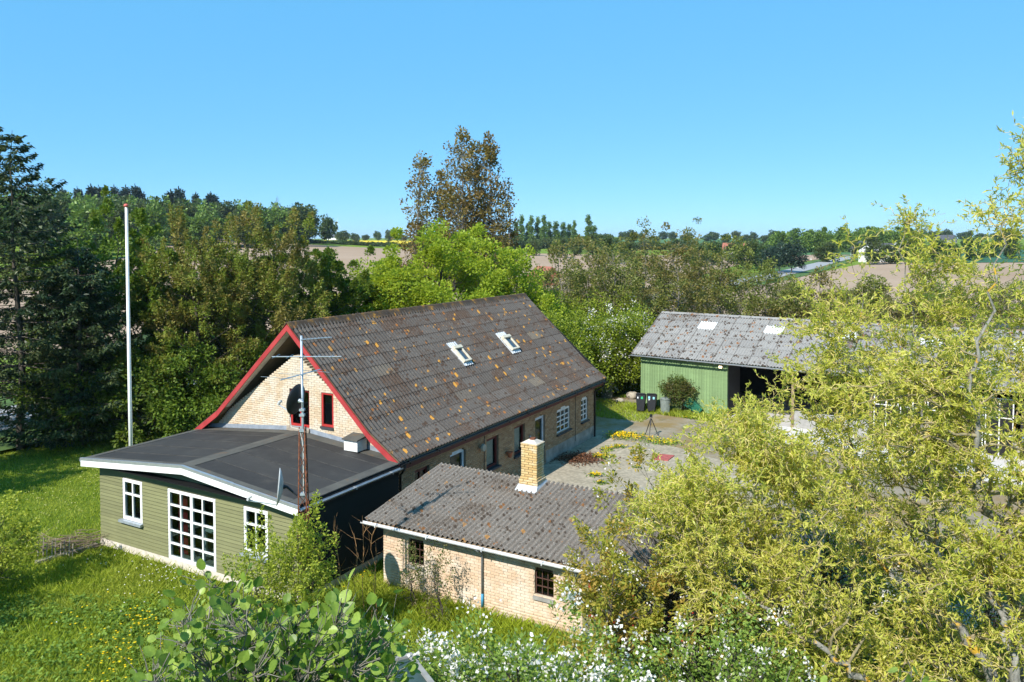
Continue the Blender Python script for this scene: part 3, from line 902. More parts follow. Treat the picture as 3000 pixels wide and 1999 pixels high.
# far verge board and dark eave soffit
MB().prism([(-HW, RZ), (0.03, EZ - 0.02), (0.03, EZ - 0.18), (-HW, RZ - 0.2)], HL, HL + 0.03).build('far_bargeboard', M['dark_paint'], house)
MB().box(FW, -0.06, 0.05, HL - 0.05, EZ - 0.30, EZ - 0.27).build('eave_soffit', M['dark_paint'], house)
MB().box(-0.06, -0.03, 0.03, HL - 0.03, EZ - 0.30, EZ - 0.08).build('fascia_board', M['brown_red'], house)
gt = gutter(house, (0.06, 0.0, EZ - 0.06), (0.06, HL, EZ - 0.10), M['black'], 0.065)
pipe(house, [(0.06, HL - 0.25, EZ - 0.14), (0.04, HL - 0.25, EZ - 0.3), (FW + 0.06, BY - 0.1, EZ - 0.62), (FW + 0.06, BY - 0.1, 0.02)], 0.04, M['black'])
pipe(house, [(0.06, 0.25, EZ - 0.12), (0.02, 0.25, EZ - 0.3), (FW + 0.07, 0.6, EZ - 0.6), (FW + 0.07, 0.6, 0.02)], 0.04, M['black'])
# cables down the wall
pipe(house, [(FW + 0.03, 5.75, 2.5), (FW + 0.03, 5.74, 0.0)], 0.012, M['black'], 'wall_cable', 5)
pipe(house, [(FW + 0.03, 13.95, 2.5), (FW + 0.03, 13.95, 0.3)], 0.01, M['black'], 'wall_cable', 5)

# roof windows
for k, (y0, y1) in enumerate([(7.05, 7.72), (11.0, 11.78)]):
    t_hi, t_lo = 3.03, 2.14                        # distance from the eave line, measured in plan
    def rp(y, t, lift):                            # point on the upper slope
        return np.array([-t, y, KZ + (t + KX) * (RZ - KZ) / (HW + KX)]) + nU * lift
    o = rp(y0, t_lo, 0.03); ln = (t_hi - t_lo) / upU[0] * -1
    wdt = y1 - y0
    sk = MB()
    sk.box(0.0, wdt, 0, ln, 0.005, 0.030, o, Y, upU, nU)
    for q in range(5):
        sk.box(wdt * (q + .15) / 5, wdt * (q + .6) / 5, ln * 0.78, ln * 1.0, 0.03, 0.062, o, Y, upU, nU)
        sk.box(wdt * (q + .15) / 5, wdt * (q + .6) / 5, 0.0, ln * 0.10, 0.03, 0.055, o, Y, upU, nU)
    s = sk.build('roof_window', simple('flashing_pale', (0.60, 0.62, 0.64), 0.5, 0.2, var=0.1), house)
    s["label"] = 'white roof window nearer the antenna mast' if k == 0 else 'white roof window farther along the roof'
    fx0, fx1, fz0, fz1 = wdt * 0.12, wdt * 0.92, ln * 0.13, ln * 0.76
    fm = simple('roof_window_frame', (0.62, 0.55, 0.42), 0.7)
    fr = MB()
    fr.box(fx0, fx0 + 0.08, fz0, fz1, 0.03, 0.15, o, Y, upU, nU); fr.box(fx1 - 0.08, fx1, fz0, fz1, 0.03, 0.15, o, Y, upU, nU)
    fr.box(fx0 + 0.08, fx1 - 0.08, fz0, fz0 + 0.07, 0.03, 0.145, o, Y, upU, nU); fr.box(fx0 - 0.01, fx1 + 0.01, fz1 - 0.12, fz1 + 0.02, 0.03, 0.19, o, Y, upU, nU)
    fr.build('window_frame', fm, s)
    MB().box(fx0 + 0.08, fx1 - 0.08, fz0 + 0.07, fz1 - 0.12, 0.09, 0.10, o, Y, upU, nU).build('pane', simple('roof_pane', (0.05, 0.07, 0.09), 0.08, spec=0.8), s)

# gable windows
window(house, (-4.84, GY, 3.36), X, -Y, 0.89, 1.26, [], [0.5], M['red'], 0.075, 0.06, inset=0.08, glass=M['glass_dim'])
MB().box(-4.90, -3.90, GY - 0.09, GY + 0.04, 3.22, 3.35).build('stone_sill', M['timber_old'], house)
window(house, (-3.42, GY, 3.50), X, -Y, 0.52, 1.12, [], [], M['red'], 0.07, inset=0.03, glass=M['glass_dim'])
MB().box(-3.44, -2.88, GY - 0.06, GY + 0.04, 3.43, 3.495).build('sill', M['sill'], house)
MB().box(-3.34, -2.98, GY + 0.10, GY + 0.12, 3.56, 4.55).build('blind', simple('grey_blind', (0.22, 0.25, 0.23), 0.9), house)
# front windows and doors
window(house, (FW, 1.45, 0.95), Y, X, 0.80, 1.17, [], [0.5], M['brown_red'], 0.08, arch=0.04, inset=0.10, sill=M['sill'])
window(house, (FW, 3.50, 0.05), Y, X, 1.0, 2.11, [0.3], [], simple('pale_blue_paint', (0.55, 0.62, 0.68), 0.6), 0.09, arch=0.09, inset=0.10, name='door')
window(house, (FW, 5.95, 1.0), Y, X, 0.9, 1.12, [], [], M['brown_red'], 0.08, inset=0.10, sill=M['sill'])
MB().box(-0.68, -0.66, 6.03, 6.78, 1.05, 2.06).build('curtain', M['curtain'], house)
window(house, (FW, 8.10, 1.0), Y, X, 0.9, 1.14, [], [], M['brown_red'], 0.08, inset=0.10, sill=M['sill'])
MB().box(-0.68, -0.66, 8.18, 8.93, 1.05, 2.08).build('curtain', M['curtain'], house)
window(house, (FW, 9.92, 0.05), Y, X, 0.93, 2.07, [], [], simple('grey_white_paint', (0.50, 0.55, 0.60), 0.6), 0.10, arch=0.08, inset=0.10, name='door')
window(house, (FW, 12.02, 1.02), Y, X, 1.38, 1.02, [0.25, 0.5, 0.75], [1 / 3, 2 / 3], M['white_worn'], 0.07, 0.05, arch=0.10, inset=0.05, sill=M['sill'])
window(house, (FW, 14.66, 1.02), Y, X, 0.78, 1.06, [0.25, 0.5, 0.75], [0.5], M['white_worn'], 0.07, 0.05, arch=0.10, inset=0.05, sill=M['sill'])
# wall lamp, meter plate, hanging pot
lp = MB(); lp.tube([(FW, 5.45, 2.0), (FW + 0.12, 5.45, 2.0)], 0.05, 10); lp.tube([(FW + 0.12, 5.45, 2.0), (FW + 0.15, 5.45, 2.0), (FW + 0.22, 5.45, 2.0)], [0.14, 0.15, 0.12], 14)
lp.build('wall_lamp', simple('lamp_cream', (0.35, 0.33, 0.27), 0.5), house)
MB().box(FW, FW + 0.05, 9.35, 9.47, 1.25, 1.55).build('bell_plate', M['lead'], house)
pt = empty('hanging_flowerpot', hw(FW + 0.16, 7.45, 1.15), -HAZ, 'small terracotta flowerpot hanging on the house wall', 'flowerpot')
MB().tube([(0, 0, 0), (0, 0, 0.16), (0, 0, 0.16), (0, 0, 0.22)], [0.075, 0.11, 0.13, 0.13], 14).build('pot', M['terracotta'], pt, smooth=False)
MB().tube([(-0.16, 0, 0.17), (-0.12, 0.0, 0.17)], 0.012, 5).build('bracket', M['rust_iron'], pt)

# ------------------------------------------------------------------ the green timber extension with its felt roof (same frame as the house)
ext = empty('timber_extension', (EX, EY, 0), -HAZ, 'green weatherboarded extension with white windows and dark felt roof', 'extension')
AX0, AX1, AY0, AP, AZ, APZ = -9.04, 0.075, -4.23, -4.34, 2.80, 3.226
WX0, WX1, WY = -8.75, -0.28, -3.80
SLP = (APZ - AZ) / (AP - AX0)
def under(x):
    return APZ - 0.24 - abs(x - AP) * SLP
ex_open = [(-7.62, -6.70, 1.03, 2.29), (-5.52, -3.49, 0.22, 2.29), (-2.36, -1.45, 1.03, 2.29)]
core = MB()
def strips(mb, holes, z0, x0, x1, step, o, u, n, d0, d1, top):
    z = z0
    while z < top(0):
        hz = [(a, b) for a, b, lo, hi in holes if lo < z + step / 2 < hi]
        for s, e in cut((x0, x1), hz):
            mb.box(s, e, d0, d1, z, z + step, o, u, n)
        z += step
strips(core, ex_open, 0.22, WX0 + 0.02, WX1 - 0.02, 0.05, (0, WY, 0), X, -Y, -0.12, -0.012, lambda q: 2.56)
core.prism([(WX0 + 0.02, 2.56), (WX1 - 0.02, 2.56), (WX1 - 0.02, under(WX1)), (AP, under(AP)), (WX0 + 0.02, under(WX0))], WY + 0.012, WY + 0.12)
core.box(WX0 + 0.02, WX0 + 0.12, WY + 0.13, 0.2, 0.2, under(WX0)); core.box(WX1 - 0.12, WX1 - 0.02, WY + 0.13, 0.2, 0.2, under(WX1))
core.build('wall', M['dark_in'], ext)
BD = 0.105
def board(x0, x1, z, o, u, n, hgt=BD, name='board', mat=None):
    p = [(x0, -0.012, z), (x1, -0.012, z), (x1, -0.012, z + hgt + 0.012), (x0, -0.012, z + hgt + 0.012), (x0, 0.042, z), (x1, 0.042, z), (x1, 0.002, z + hgt + 0.012), (x0, 0.002, z + hgt + 0.012)]
    mb = MB(); mb.add(mb.frame_pts(p, o, u, n), [(0, 3, 2, 1), (4, 5, 6, 7), (0, 1, 5, 4), (2, 3, 7, 6), (0, 4, 7, 3), (1, 2, 6, 5)])
    mb.build(name, mat or M['green_boards'], ext)
z = 0.235
rb = random.Random(4)
while z < 2.98:
    hz = [(a - 0.01, b + 0.01) for a, b, lo, hi in ex_open if lo - 0.05 < z + BD / 2 < hi + 0.05]
    s, e = WX0, WX1
    if z + BD > under(WX0): 
        h = (APZ - 0.24 - z - BD) / SLP
        s, e = max(s, AP - h), min(e, AP + h)
    for s2, e2 in cut((s, e), hz) if e > s else []:
        board(s2, e2, z + rb.uniform(-0.002, 0.002), (0, WY, 0), X, -Y)
    z += BD
z = 0.235
while z < 2.5:
    board(WY - 0.02, 0.35, z, (WX1, 0, 0), Y, X, mat=M['black_boards'])
    board(-0.35, -WY + 0.02, z, (WX0, 0, 0), -Y, -X)
    z += BD
MB().box(WX0 - 0.03, WX1 + 0.03, WY - 0.03, WY + 0.2, 0, 0.222).build('plinth', M['plinth'], ext)
MB().box(WX1 - 0.2, WX1 + 0.03, WY + 0.2, 0.3, 0, 0.222).build('plinth', M['plinth'], ext)
MB().box(WX0 - 0.03, WX0 + 0.2, WY + 0.2, 0.3, 0, 0.222).build('plinth', M['plinth'], ext)
MB().box(WX0 + 0.13, WX1 - 0.13, WY + 0.13, 0.2, 0.12, 0.20).build('floor', M['wood_floor'], ext)
MB().box(WX0 + 0.13, WX1 - 0.13, 0.21, 0.30, 0.2, 2.6).build('back_wall', M['plaster_in'], ext)
window(ext, (-7.62, WY, 1.03), X, -Y, 0.92, 1.26, [0.66], [0.5], M['white'], 0.095, 0.055, inset=-0.015, label='white four-pane window beside the lawn')
MB().box(-7.72, -6.66, WY - 0.14, WY + 0.02, 0.945, 1.02).build('sill', M['galv'], ext)
window(ext, (-5.52, WY, 0.22), X, -Y, 2.03, 2.07, [0.2, 0.4, 0.6, 0.8], [0.25, 0.5, 0.75], M['white'], 0.085, 0.05, inset=-0.015, name='french_door', mid=0.5)
window(ext, (-2.36, WY, 1.03), X, -Y, 0.91, 1.26, [0.66], [0.5], M['white'], 0.095, 0.055, inset=-0.015, label='white four-pane window behind the yellow-green shrub')
MB().box(-2.44, -1.41, WY - 0.14, WY + 0.02, 0.945, 1.02).build('sill', M['galv'], ext)
def curtain(x0, x1, z0, z1, y, mat, parent, waves=5):
    n = waves * 4; V = []; F = []
    for i in range(n + 1):
        x = x0 + (x1 - x0) * i / n; d = 0.03 * math.sin(i * math.pi / 2)
        V += [(x, y + d, z0), (x, y + d, z1)]
    for i in range(n): F.append((2 * i, 2 * i + 2, 2 * i + 3, 2 * i + 1))
    me = bpy.data.meshes.new('curtain'); me.from_pydata(V, [], F); link('curtain', me, parent, mat)
curtain(-5.48, -5.05, 0.3, 2.25, WY + 0.28, M['curtain_red'], ext); curtain(-3.75, -3.52, 0.3, 2.25, WY + 0.28, M['curtain_red'], ext, 3)
curtain(-7.0, -6.72, 0.9, 2.25, WY + 0.25, M['curtain_red'], ext, 3); curtain(-7.65, -7.45, 0.9, 2.25, WY + 0.25, M['curtain_red'], ext, 3)
# table and chair inside the french doors
tb = empty('table', hw(-4.2, -2.7, 0.2), -HAZ, 'pale table standing behind the french doors', 'table')
MB().box(-0.75, 0.75, -0.45, 0.45, 0.70, 0.735).build('tabletop', M['table'], tb)
for sx in (-0.68, 0.62):
    for sy in (-0.38, 0.32):
        MB().box(sx, sx + 0.06, sy, sy + 0.06, 0, 0.70).build('leg', M['table'], tb)
# roof: slab, felt lengths, ridge strip, edge trim, fascia, gutters
def roof_pt(x, y, lift=0.0):
    return (x, y, APZ - abs(x - AP) * SLP + lift)
sl_ = MB()
sl_.prism([(AX0 + 0.05, AZ - 0.14), (AP, APZ - 0.14), (AX1 - 0.05, AZ - 0.14), (AX1 - 0.05, AZ - 0.015), (AP, APZ - 0.015), (AX0 + 0.05, AZ - 0.015)], AY0 + 0.05, 0.36)
roof2 = sl_.build('roof', M['dark_in'], ext)
ny = 5
for i in range(ny):
    y0 = AY0 + 0.02 + i * (GY - AY0) / ny; y1 = y0 + (GY - AY0) / ny + 0.06
    if i == ny - 1: y1 = GY - 0.004
    for a_, b_ in ((AX0 + 0.02, AP), (AP, AX1 - 0.02)):
        zl = 0.005 * (ny - i) * 0 + 0.004
        mb = MB()
        pts = [roof_pt(a_, y0, zl + 0.006), roof_pt(b_, y0, zl + 0.006), roof_pt(b_, y1, zl), roof_pt(a_, y1, zl)]
        low = [(p[0], p[1], p[2] - 0.014) for p in pts]
        mb.add(pts + low, [(0, 1, 2, 3), (4, 7, 6, 5), (0, 4, 5, 1), (1, 5, 6, 2), (2, 6, 7, 3), (3, 7, 4, 0)])
        mb.build('felt_length', M['felt'], roof2)
def strip(x0, x1, y0, y1, mat, name, lift):
    mb = MB()
    xs = [x0, AP, x1] if x0 < AP < x1 else [x0, x1]
    for i in range(len(xs) - 1):
        pts = [roof_pt(xs[i], y0, lift), roof_pt(xs[i + 1], y0, lift), roof_pt(xs[i + 1], y1, lift), roof_pt(xs[i], y1, lift)]
        low = [(p[0], p[1], p[2] - 0.012) for p in pts]
        mb.add(pts + low, [(0, 1, 2, 3), (4, 7, 6, 5), (0, 4, 5, 1), (1, 5, 6, 2), (2, 6, 7, 3), (3, 7, 4, 0)])
    mb.build(name, mat, roof2)
for i in range(1, ny):
    y0 = AY0 + 0.02 + i * (GY - AY0) / ny
    strip(AX0 + 0.3, AX1 - 0.37, y0 - 0.012, y0 + 0.014, M['felt_seam'], 'lap_seam', 0.016)
strip(AP - 0.24, AP + 0.24, AY0 + 0.05, GY - 0.02, M['felt_light'], 'ridge_strip', 0.021)
strip(AX0 + 0.05, AX1 - 0.05, GY - 0.42, GY - 0.008, M['felt_light'], 'upstand_strip', 0.026)
strip(AX1 - 0.36, AX1 - 0.03, AY0 + 0.05, GY - 0.43, M['felt_light'], 'edge_strip', 0.019)
strip(AX0 + 0.03, AX0 + 0.30, AY0 + 0.05, GY - 0.43, M['felt_light'], 'edge_strip', 0.019)
strip(AX0 + 0.3, AX1 - 0.37, AY0 + 0.01, AY0 + 0.22, M['felt_light'], 'edge_strip', 0.019)
# flashing against the gable
mb = MB()
for xa, xb in ((-8.75, AP), (AP, -0.3)):
    pts = [roof_pt(xa, GY - 0.030, 0.03), roof_pt(xb, GY - 0.030, 0.03), roof_pt(xb, GY - 0.024, 0.17), roof_pt(xa, GY - 0.024, 0.17)]
    low = [(p[0], p[1] + 0.012, p[2]) for p in pts]
    mb.add(pts + low, [(0, 1, 2, 3), (4, 7, 6, 5), (0, 4, 5, 1), (1, 5, 6, 2), (2, 6, 7, 3), (3, 7, 4, 0)])
mb.build('flashing', M['lead'], ext)
# debris of needles along the front edge
def fascia(x0, z0, x1, z1, y, t, top, bot, mat, name):
    MB().prism([(x0, z0 + top), (x1, z1 + top), (x1, z1 - bot), (x0, z0 - bot)], y - t, y).build(name, mat, ext)
fascia(AX0, AZ, AP, APZ, AY0, 0.03, -0.045, 0.235, M['white'], 'fascia_board'); fascia(AP + 0.001, APZ, AX1, AZ, AY0, 0.03, -0.045, 0.235, M['white'], 'fascia_board')
fascia(AX0 - 0.02, AZ, AP, APZ, AY0 + 0.03, 0.075, 0.03, 0.045, M['alu'], 'edge_trim'); fascia(AP + 0.001, APZ, AX1 + 0.02, AZ, AY0 + 0.03, 0.075, 0.03, 0.045, M['alu'], 'edge_trim')
MB().box(AX1 - 0.04, AX1 - 0.01, AY0 + 0.04, 0.3, AZ - 0.2, AZ - 0.02).build('fascia_board', M['dark_paint'], ext)
MB().box(AX0 + 0.01, AX0 + 0.04, AY0 + 0.04, 0.3, AZ - 0.2, AZ - 0.02).build('fascia_board', M['dark_paint'], ext)
MB().box(AX0 + 0.06, AX1 - 0.06, AY0 + 0.06, WY - 0.025, AZ - 0.17, AZ - 0.15).build('soffit', M['dark_paint'], ext)
gutter(ext, (AX1 + 0.06, AY0, AZ - 0.05), (AX1 + 0.06, -0.02, AZ - 0.07), M['zinc'], 0.06)
gutter(ext, (AX0 - 0.06, AY0, AZ - 0.05), (AX0 - 0.06, 0.3, AZ - 0.07), M['zinc'], 0.06)
# vent cabinet on the roof
vb = empty('vent_cabinet', hw(-1.72, 0.05, roof_pt(-1.72, 0)[2] + 0.03), -HAZ, 'small white vent cabinet with dark felt lid on the flat roof', 'cabinet')
MB().box(-0.27, 0.27, -0.22, 0.24, 0.0, 0.36).build('body', M['white_worn'], vb, bevel=0.008)
mb = MB(); mb.add([(-0.31, -0.28, 0.345), (0.31, -0.28, 0.345), (0.31, 0.27, 0.43), (-0.31, 0.27, 0.43), (-0.31, -0.28, 0.38), (0.31, -0.28, 0.38), (0.31, 0.27, 0.465), (-0.31, 0.27, 0.465)], [(0, 3, 2, 1), (4, 5, 6, 7), (0, 1, 5, 4), (1, 2, 6, 5), (2, 3, 7, 6), (3, 0, 4, 7)])
mb.build('lid', M['felt_light'], vb)

# ------------------------------------------------------------------ the low brick outbuilding (local X = along its eave, local Y = up its single slope, away)
OX, OY = -3.926755, 20.3509495
OEZ, ORUN, ORISE, OLEN = 2.105, 3.60, 0.575, 12.4
out = empty('brick_outbuilding', (OX, OY, 0), -HAZ, 'low peach brick outbuilding with mossy lean-to roof and yellow chimney', 'outbuilding')
OW0, OWY, OWB, OWE = 0.36, 0.30, 3.52, 6.20       # wall start, front face, back face, end of the brick part
ow_open = [(1.19, 1.69, 1.02, 1.66, 0.09), (4.94, 5.45, 1.02, 1.66, 0.09)]
def oholes(z):
    r = []
    for a, b, lo, hi, ar in ow_open:
        if lo < z < hi + 0.01: r.append((a, b))
        elif hi + 0.01 <= z < hi + ar:
            h = (b - a) / 2 * math.sqrt(max(0, 1 - (z - hi) / ar)); r.append(((a + b) / 2 - h, (a + b) / 2 + h))
    return r
def ow(x, y, z=0.0):
    return np.array([OX, OY, 0]) + HB * x + HA * y + Z * z
brick_wall(out, 'front_wall', (0, OWY, 0), X, -Y, 0.0, 2.01, lambda z: (OW0, OWE), oholes, M['peach_brick'], single=300,
           keep=lambda p, b: (0 if (b[1] - b[0]) > 0.2 and 0.6 < p[2] < 1.85 and p[0] < 5.7 else 60) + np.linalg.norm(ow(*p) - camw), rng=np.random.default_rng(31))
brick_wall(out, 'end_wall', (OW0, 0, 0), -Y, -X, 0.0, 2.09, lambda z: (-OWB, -OWY), lambda z: [], M['peach_brick'], rng=np.random.default_rng(32))
MB().box(OW0, OLEN - 0.3, OWB - 0.2, OWB, 0, 2.5).build('back_wall', M['mortar'], out)
MB().prism([(OWY + 0.02, 2.09), (OWB - 0.2, 2.09), (OWB - 0.2, 2.5)], 0, 0.2, (OW0 + 0.02, 0, 0), Y, X).build('end_wall_top', M['mortar'], out)
# green timber part with red window frames
gm = MB()
gx = OWE
while gx < OLEN - 0.4:
    w_ = 0.145
    if not (6.42 < gx + w_ / 2 < 7.45 or 8.3 < gx + w_ / 2 < 9.3):
        MB().box(gx + 0.003, gx + w_ - 0.003, OWY - 0.0, OWY + 0.03, 0.05, 1.99).build('board', M['green_boards'], out)
    else:
        MB().box(gx + 0.003, gx + w_ - 0.003, OWY - 0.0, OWY + 0.03, 0.05, 0.80).build('board', M['green_boards'], out)
        MB().box(gx + 0.003, gx + w_ - 0.003, OWY - 0.0, OWY + 0.03, 1.75, 1.99).build('board', M['green_boards'], out)
    gx += w_
MB().box(OWE, 6.40, OWY + 0.035, OWY + 0.1, 0, 2.0).box(7.5, 8.25, OWY + 0.035, OWY + 0.1, 0, 2.0).box(9.35, OLEN - 0.35, OWY + 0.035, OWY + 0.1, 0, 2.0).box(6.4, 7.5, OWY + 0.035, OWY + 0.1, 0, 0.8).box(8.25, 9.35, OWY + 0.035, OWY + 0.1, 0, 0.8).build('timber_frame', M['rafter'], out)
for gx0 in (6.36, 8.24):
    window(out, (gx0, OWY, 0.81), X, -Y, 1.10, 0.93, [], [0.5], M['red'], 0.06, 0.06, inset=-0.01, glass=M['glass'])
    MB().box(gx0 + 0.1, gx0 + 0.5, OWY + 0.2, OWY + 0.22, 0.85, 1.7).build('curtain', M['curtain'], out)
MB().box(OLEN - 0.45, OLEN - 0.3, OWY, OWB - 0.2, 0, 2.1).build('end_wall', M['mortar'], out)
MB().box(OW0 + 0.25, OLEN - 0.5, OWY + 0.25, OWB - 0.25, 0.0, 0.05).build('floor', M['concrete'], out)
for k, (a, b, lo, hi, ar) in enumerate(ow_open):
    window(out, (a, OWY, lo), X, -Y, b - a, hi - lo, [0.33, 0.66], [1 / 3, 2 / 3], M['rust_iron'], 0.03, 0.022, depth=0.04, arch=ar, inset=0.07, glass=M['glass_dim'], name='iron_window')
    MB().box(a - 0.02, b + 0.02, OWY - 0.06, OWY + 0.08, lo - 0.085, lo - 0.005).build('sill', M['grey_sill'], out)
MB().box(4.97, 5.42, OWY + 0.16, OWY + 0.17, 1.42, 1.72).build('curtain', M['curtain'], out)
# roof
sn = math.hypot(ORUN, ORISE); upO = np.array([0, ORUN, ORISE]) / sn; nO = np.array([0, -ORISE, ORUN]) / sn
ro = MB(); ro.prism([(0.02, OEZ - 0.10), (ORUN - 0.02, OEZ + ORISE - 0.10), (ORUN - 0.02, OEZ + ORISE - 0.045), (0.02, OEZ - 0.045)], 0.05, OLEN - 0.05, (0, 0, 0), Y, X)
oroof = ro.build('roof', M['rafter'], out)
lay_sheets(oroof, (0, -0.03, OEZ), X, upO, nO, 4, 12, sn / 4, OLEN / 12, M['annexe_roof_lichen'], pitch=OLEN / 12 / 7, amp=0.032, rng=np.random.default_rng(33), skip=lambda r, c: False)
MB().box(0.0, OLEN, ORUN - 0.01, ORUN + 0.03, OEZ + ORISE - 0.16, OEZ + ORISE + 0.0).build('back_fascia', M['timber_old'], out)
gutter(out, (-0.06, -0.09, OEZ - 0.045), (OLEN, -0.09, OEZ - 0.06), simple('white_gutter', (0.60, 0.61, 0.62), 0.5, var=0.2, scale=3), 0.06)
pipe(out, [(3.52, -0.09, OEZ - 0.1), (3.51, 0.1, OEZ - 0.25), (3.50, OWY - 0.05, OEZ - 0.36), (3.50, OWY - 0.05, 0.75)], 0.028, M['lead'])
pipe(out, [(3.50, OWY - 0.05, 0.75), (3.50, OWY - 0.05, 0.42)], 0.034, simple('blue_pipe', (0.05, 0.25, 0.42), 0.5), 'pipe_sleeve')
pipe(out, [(3.50, OWY - 0.05, 0.42), (3.50, OWY - 0.05, 0.0)], 0.03, M['rust'], 'pipe_foot')
# chimney: courses of single bricks
ch = empty('chimney', (0, 0, 0)); ch.parent = out
CXc, CYc = 3.36, 3.24
cc = MB(); cc.box(CXc - 0.22, CXc + 0.22, CYc - 0.20, CYc + 0.20, 2.3, 3.86)
core_c = cc.build('flue_core', M['mortar'], ch)
me = brick_mesh(M['yellow_brick'])
rc = np.random.default_rng(8)
def lay_course(z, h, hx, hy, off):
    """four sides of one course, a full and part bricks on each"""
    for (o_, u_, n_, ln) in (((CXc - hx, CYc - hy), X, -Y, 2 * hx), ((CXc + hx, CYc - hy), Y, X, 2 * hy), ((CXc + hx, CYc + hy), -X, Y, 2 * hx), ((CXc - hx, CYc + hy), -Y, -X, 2 * hy)):
        cuts = [0, ln * 0.47, ln] if off else [0, ln * 0.24, ln * 0.74, ln]
        for a, b in zip(cuts[:-1], cuts[1:]):
            a2, b2 = a + 0.005, b - 0.005
            p = np.array([o_[0], o_[1], z + 0.006]) + u_ * a2 - n_ * 0.05
            j = 0.05 + rc.uniform(0, 0.007)
            ob = link('brick', me, ch)
            ob.matrix_local = Matrix(((u_[0] * (b2 - a2), n_[0] * j, 0, p[0]), (u_[1] * (b2 - a2), n_[1] * j, 0, p[1]), (0, 0, h - 0.012, p[2]), (0, 0, 0, 1)))
zc = 2.52; ci = 0
while zc < 3.84:
    fl = 0.05 if zc < 2.80 else (0.025 if zc < 2.88 else (0.012 if zc > 3.74 else 0.0))
    lay_course(zc, 0.068, 0.245 + fl, 0.225 + fl, ci % 2); zc += 0.068; ci += 1
cp = MB()
cp.add([(CXc - .27, CYc - .25, 3.86), (CXc + .27, CYc - .25, 3.86), (CXc + .27, CYc + .25, 3.86), (CXc - .27, CYc + .25, 3.86), (CXc - .1, CYc - .09, 3.95), (CXc + .1, CYc - .09, 3.95), (CXc + .1, CYc + .09, 3.95), (CXc - .1, CYc + .09, 3.95)], [(0, 3, 2, 1), (0, 1, 5, 4), (1, 2, 6, 5), (2, 3, 7, 6), (3, 0, 4, 7), (4, 5, 6, 7)])
cp.build('cap', M['plinth'], ch)
MB().tube([(CXc, CYc, 3.93), (CXc, CYc, 3.99)], [0.085, 0.09], 12, cap=False).tube([(CXc, CYc, 3.985), (CXc, CYc, 3.94)], [0.075, 0.07], 12).build('flue_rim', M['rust'], ch)
fl = MB(); zb = OEZ + ORISE * (CYc - 0.3) / ORUN
fl.add([(CXc - .34, CYc - .44, zb - 0.005), (CXc + .34, CYc - .44, zb - 0.005), (CXc + .34, CYc + .36, zb + .10), (CXc - .34, CYc + .36, zb + .10), (CXc - .30, CYc - .285, zb + .14), (CXc + .30, CYc - .285, zb + .14), (CXc + .30, CYc + .285, zb + .20), (CXc - .30, CYc + .285, zb + .20)], [(0, 1, 5, 4), (1, 2, 6, 5), (2, 3, 7, 6), (3, 0, 4, 7)])
fl.build('flashing', simple('chimney_flashing', (0.50, 0.53, 0.56), 0.5, 0.2, var=0.2), ch)
# fat pipe that bridges the gap between the two roofs
pl_ = empty('cement_pipe', hw(0.55, -0.1, 0), -HAZ, 'short mossy cement pipe jutting out beside the house gutter', 'pipe')
MB().tube([(0.0, 0.3, 2.02), (0.22, 0.08, 2.03), (0.32, -0.02, 2.03)], 0.10, 14).build('pipe_body', simple('cement_pipe', (0.24, 0.20, 0.15), 0.9, var=0.4, scale=8), pl_, smooth=True)
MB().tube([(-0.32, 0.62, 2.0), (0.0, 0.30, 2.02)], 0.13, 14).build('collar', M['black'], pl_, smooth=True)
MB().box(-0.05, 0.03, 0.24, 0.32, 0, 1.92).build('prop', M['rafter'], pl_)

# ------------------------------------------------------------------ antenna mast
MX, MY = -4.73, 17.2
mast = empty('antenna_mast', (MX, MY, 0), 0, 'rusty lattice antenna mast carrying aerials and two satellite dishes', 'antenna mast')
legs = [(-0.125, 0.0), (0.115, -0.10), (0.115, 0.11)]
for lx, ly in legs:
    MB().tube([(lx, ly, 0), (lx * 0.95, ly * 0.95, 3.0), (lx * 0.55, ly * 0.55, 5.35)], 0.014, 6).build('leg', M['rust'], mast, smooth=True)
br = MB()
def legat(i, z):
    k = 1 - 0.05 * min(z, 3) / 3 if z <= 3 else 0.95 - 0.40 * (z - 3) / 2.35
    return np.array([legs[i][0] * k, legs[i][1] * k, z])
zz = 0.2
while zz < 5.2:
    for i in range(3):
        j = (i + 1) % 3
        br.tube([legat(i, zz), legat(j, zz + 0.3)], 0.006, 4); br.tube([legat(j, zz), legat(i, zz + 0.3)], 0.005, 4)
    zz += 0.3
br.build('lattice', M['rust'], mast)
pole = MB(); pole.tube([(0.02, 0.0, 3.75), (0.0, 0, 7.42)], 0.028, 10)
pole_o = pole.build('pole', M['galv'], mast, smooth=True)
cl = MB()
for z_ in (3.8, 5.25, 5.6, 5.72): cl.box(-0.055, 0.055, -0.055, 0.055, z_, z_ + 0.05)
cl.build('clamps', M['galv'], pole_o)
def yagi(name, z, heading, length, elems, el_len, r=0.008, mid=0.4, vert=False):
    d = np.array([math.sin(heading), math.cos(heading), 0]); s = np.array([d[1], -d[0], 0])
    c = np.array([0, -0.04, z])
    b = MB(); b.tube([c - d * length * mid, c + d * length * (1 - mid)], 0.013, 5)
    o = b.build(name, M['alu'], mast)
    e = MB()
    for i in range(elems):
        t = -length * mid + length * (i + 0.3) / elems
        l = el_len * (1 - 0.35 * i / max(1, elems))
        e.tube([c + d * t - s * l / 2 + Z * 0.012, c + d * t + s * l / 2 + Z * 0.012], r * 0.6, 4)
    e.build('elements', M['alu'], o)
yagi('aerial', 6.95, 1.55, 1.55, 5, 0.62, mid=0.42)
yagi('aerial', 6.55, 0.35, 1.5, 3, 1.25, mid=0.5)
yagi('aerial', 7.33, 0.9, 0.75, 9, 0.18, mid=0.0)
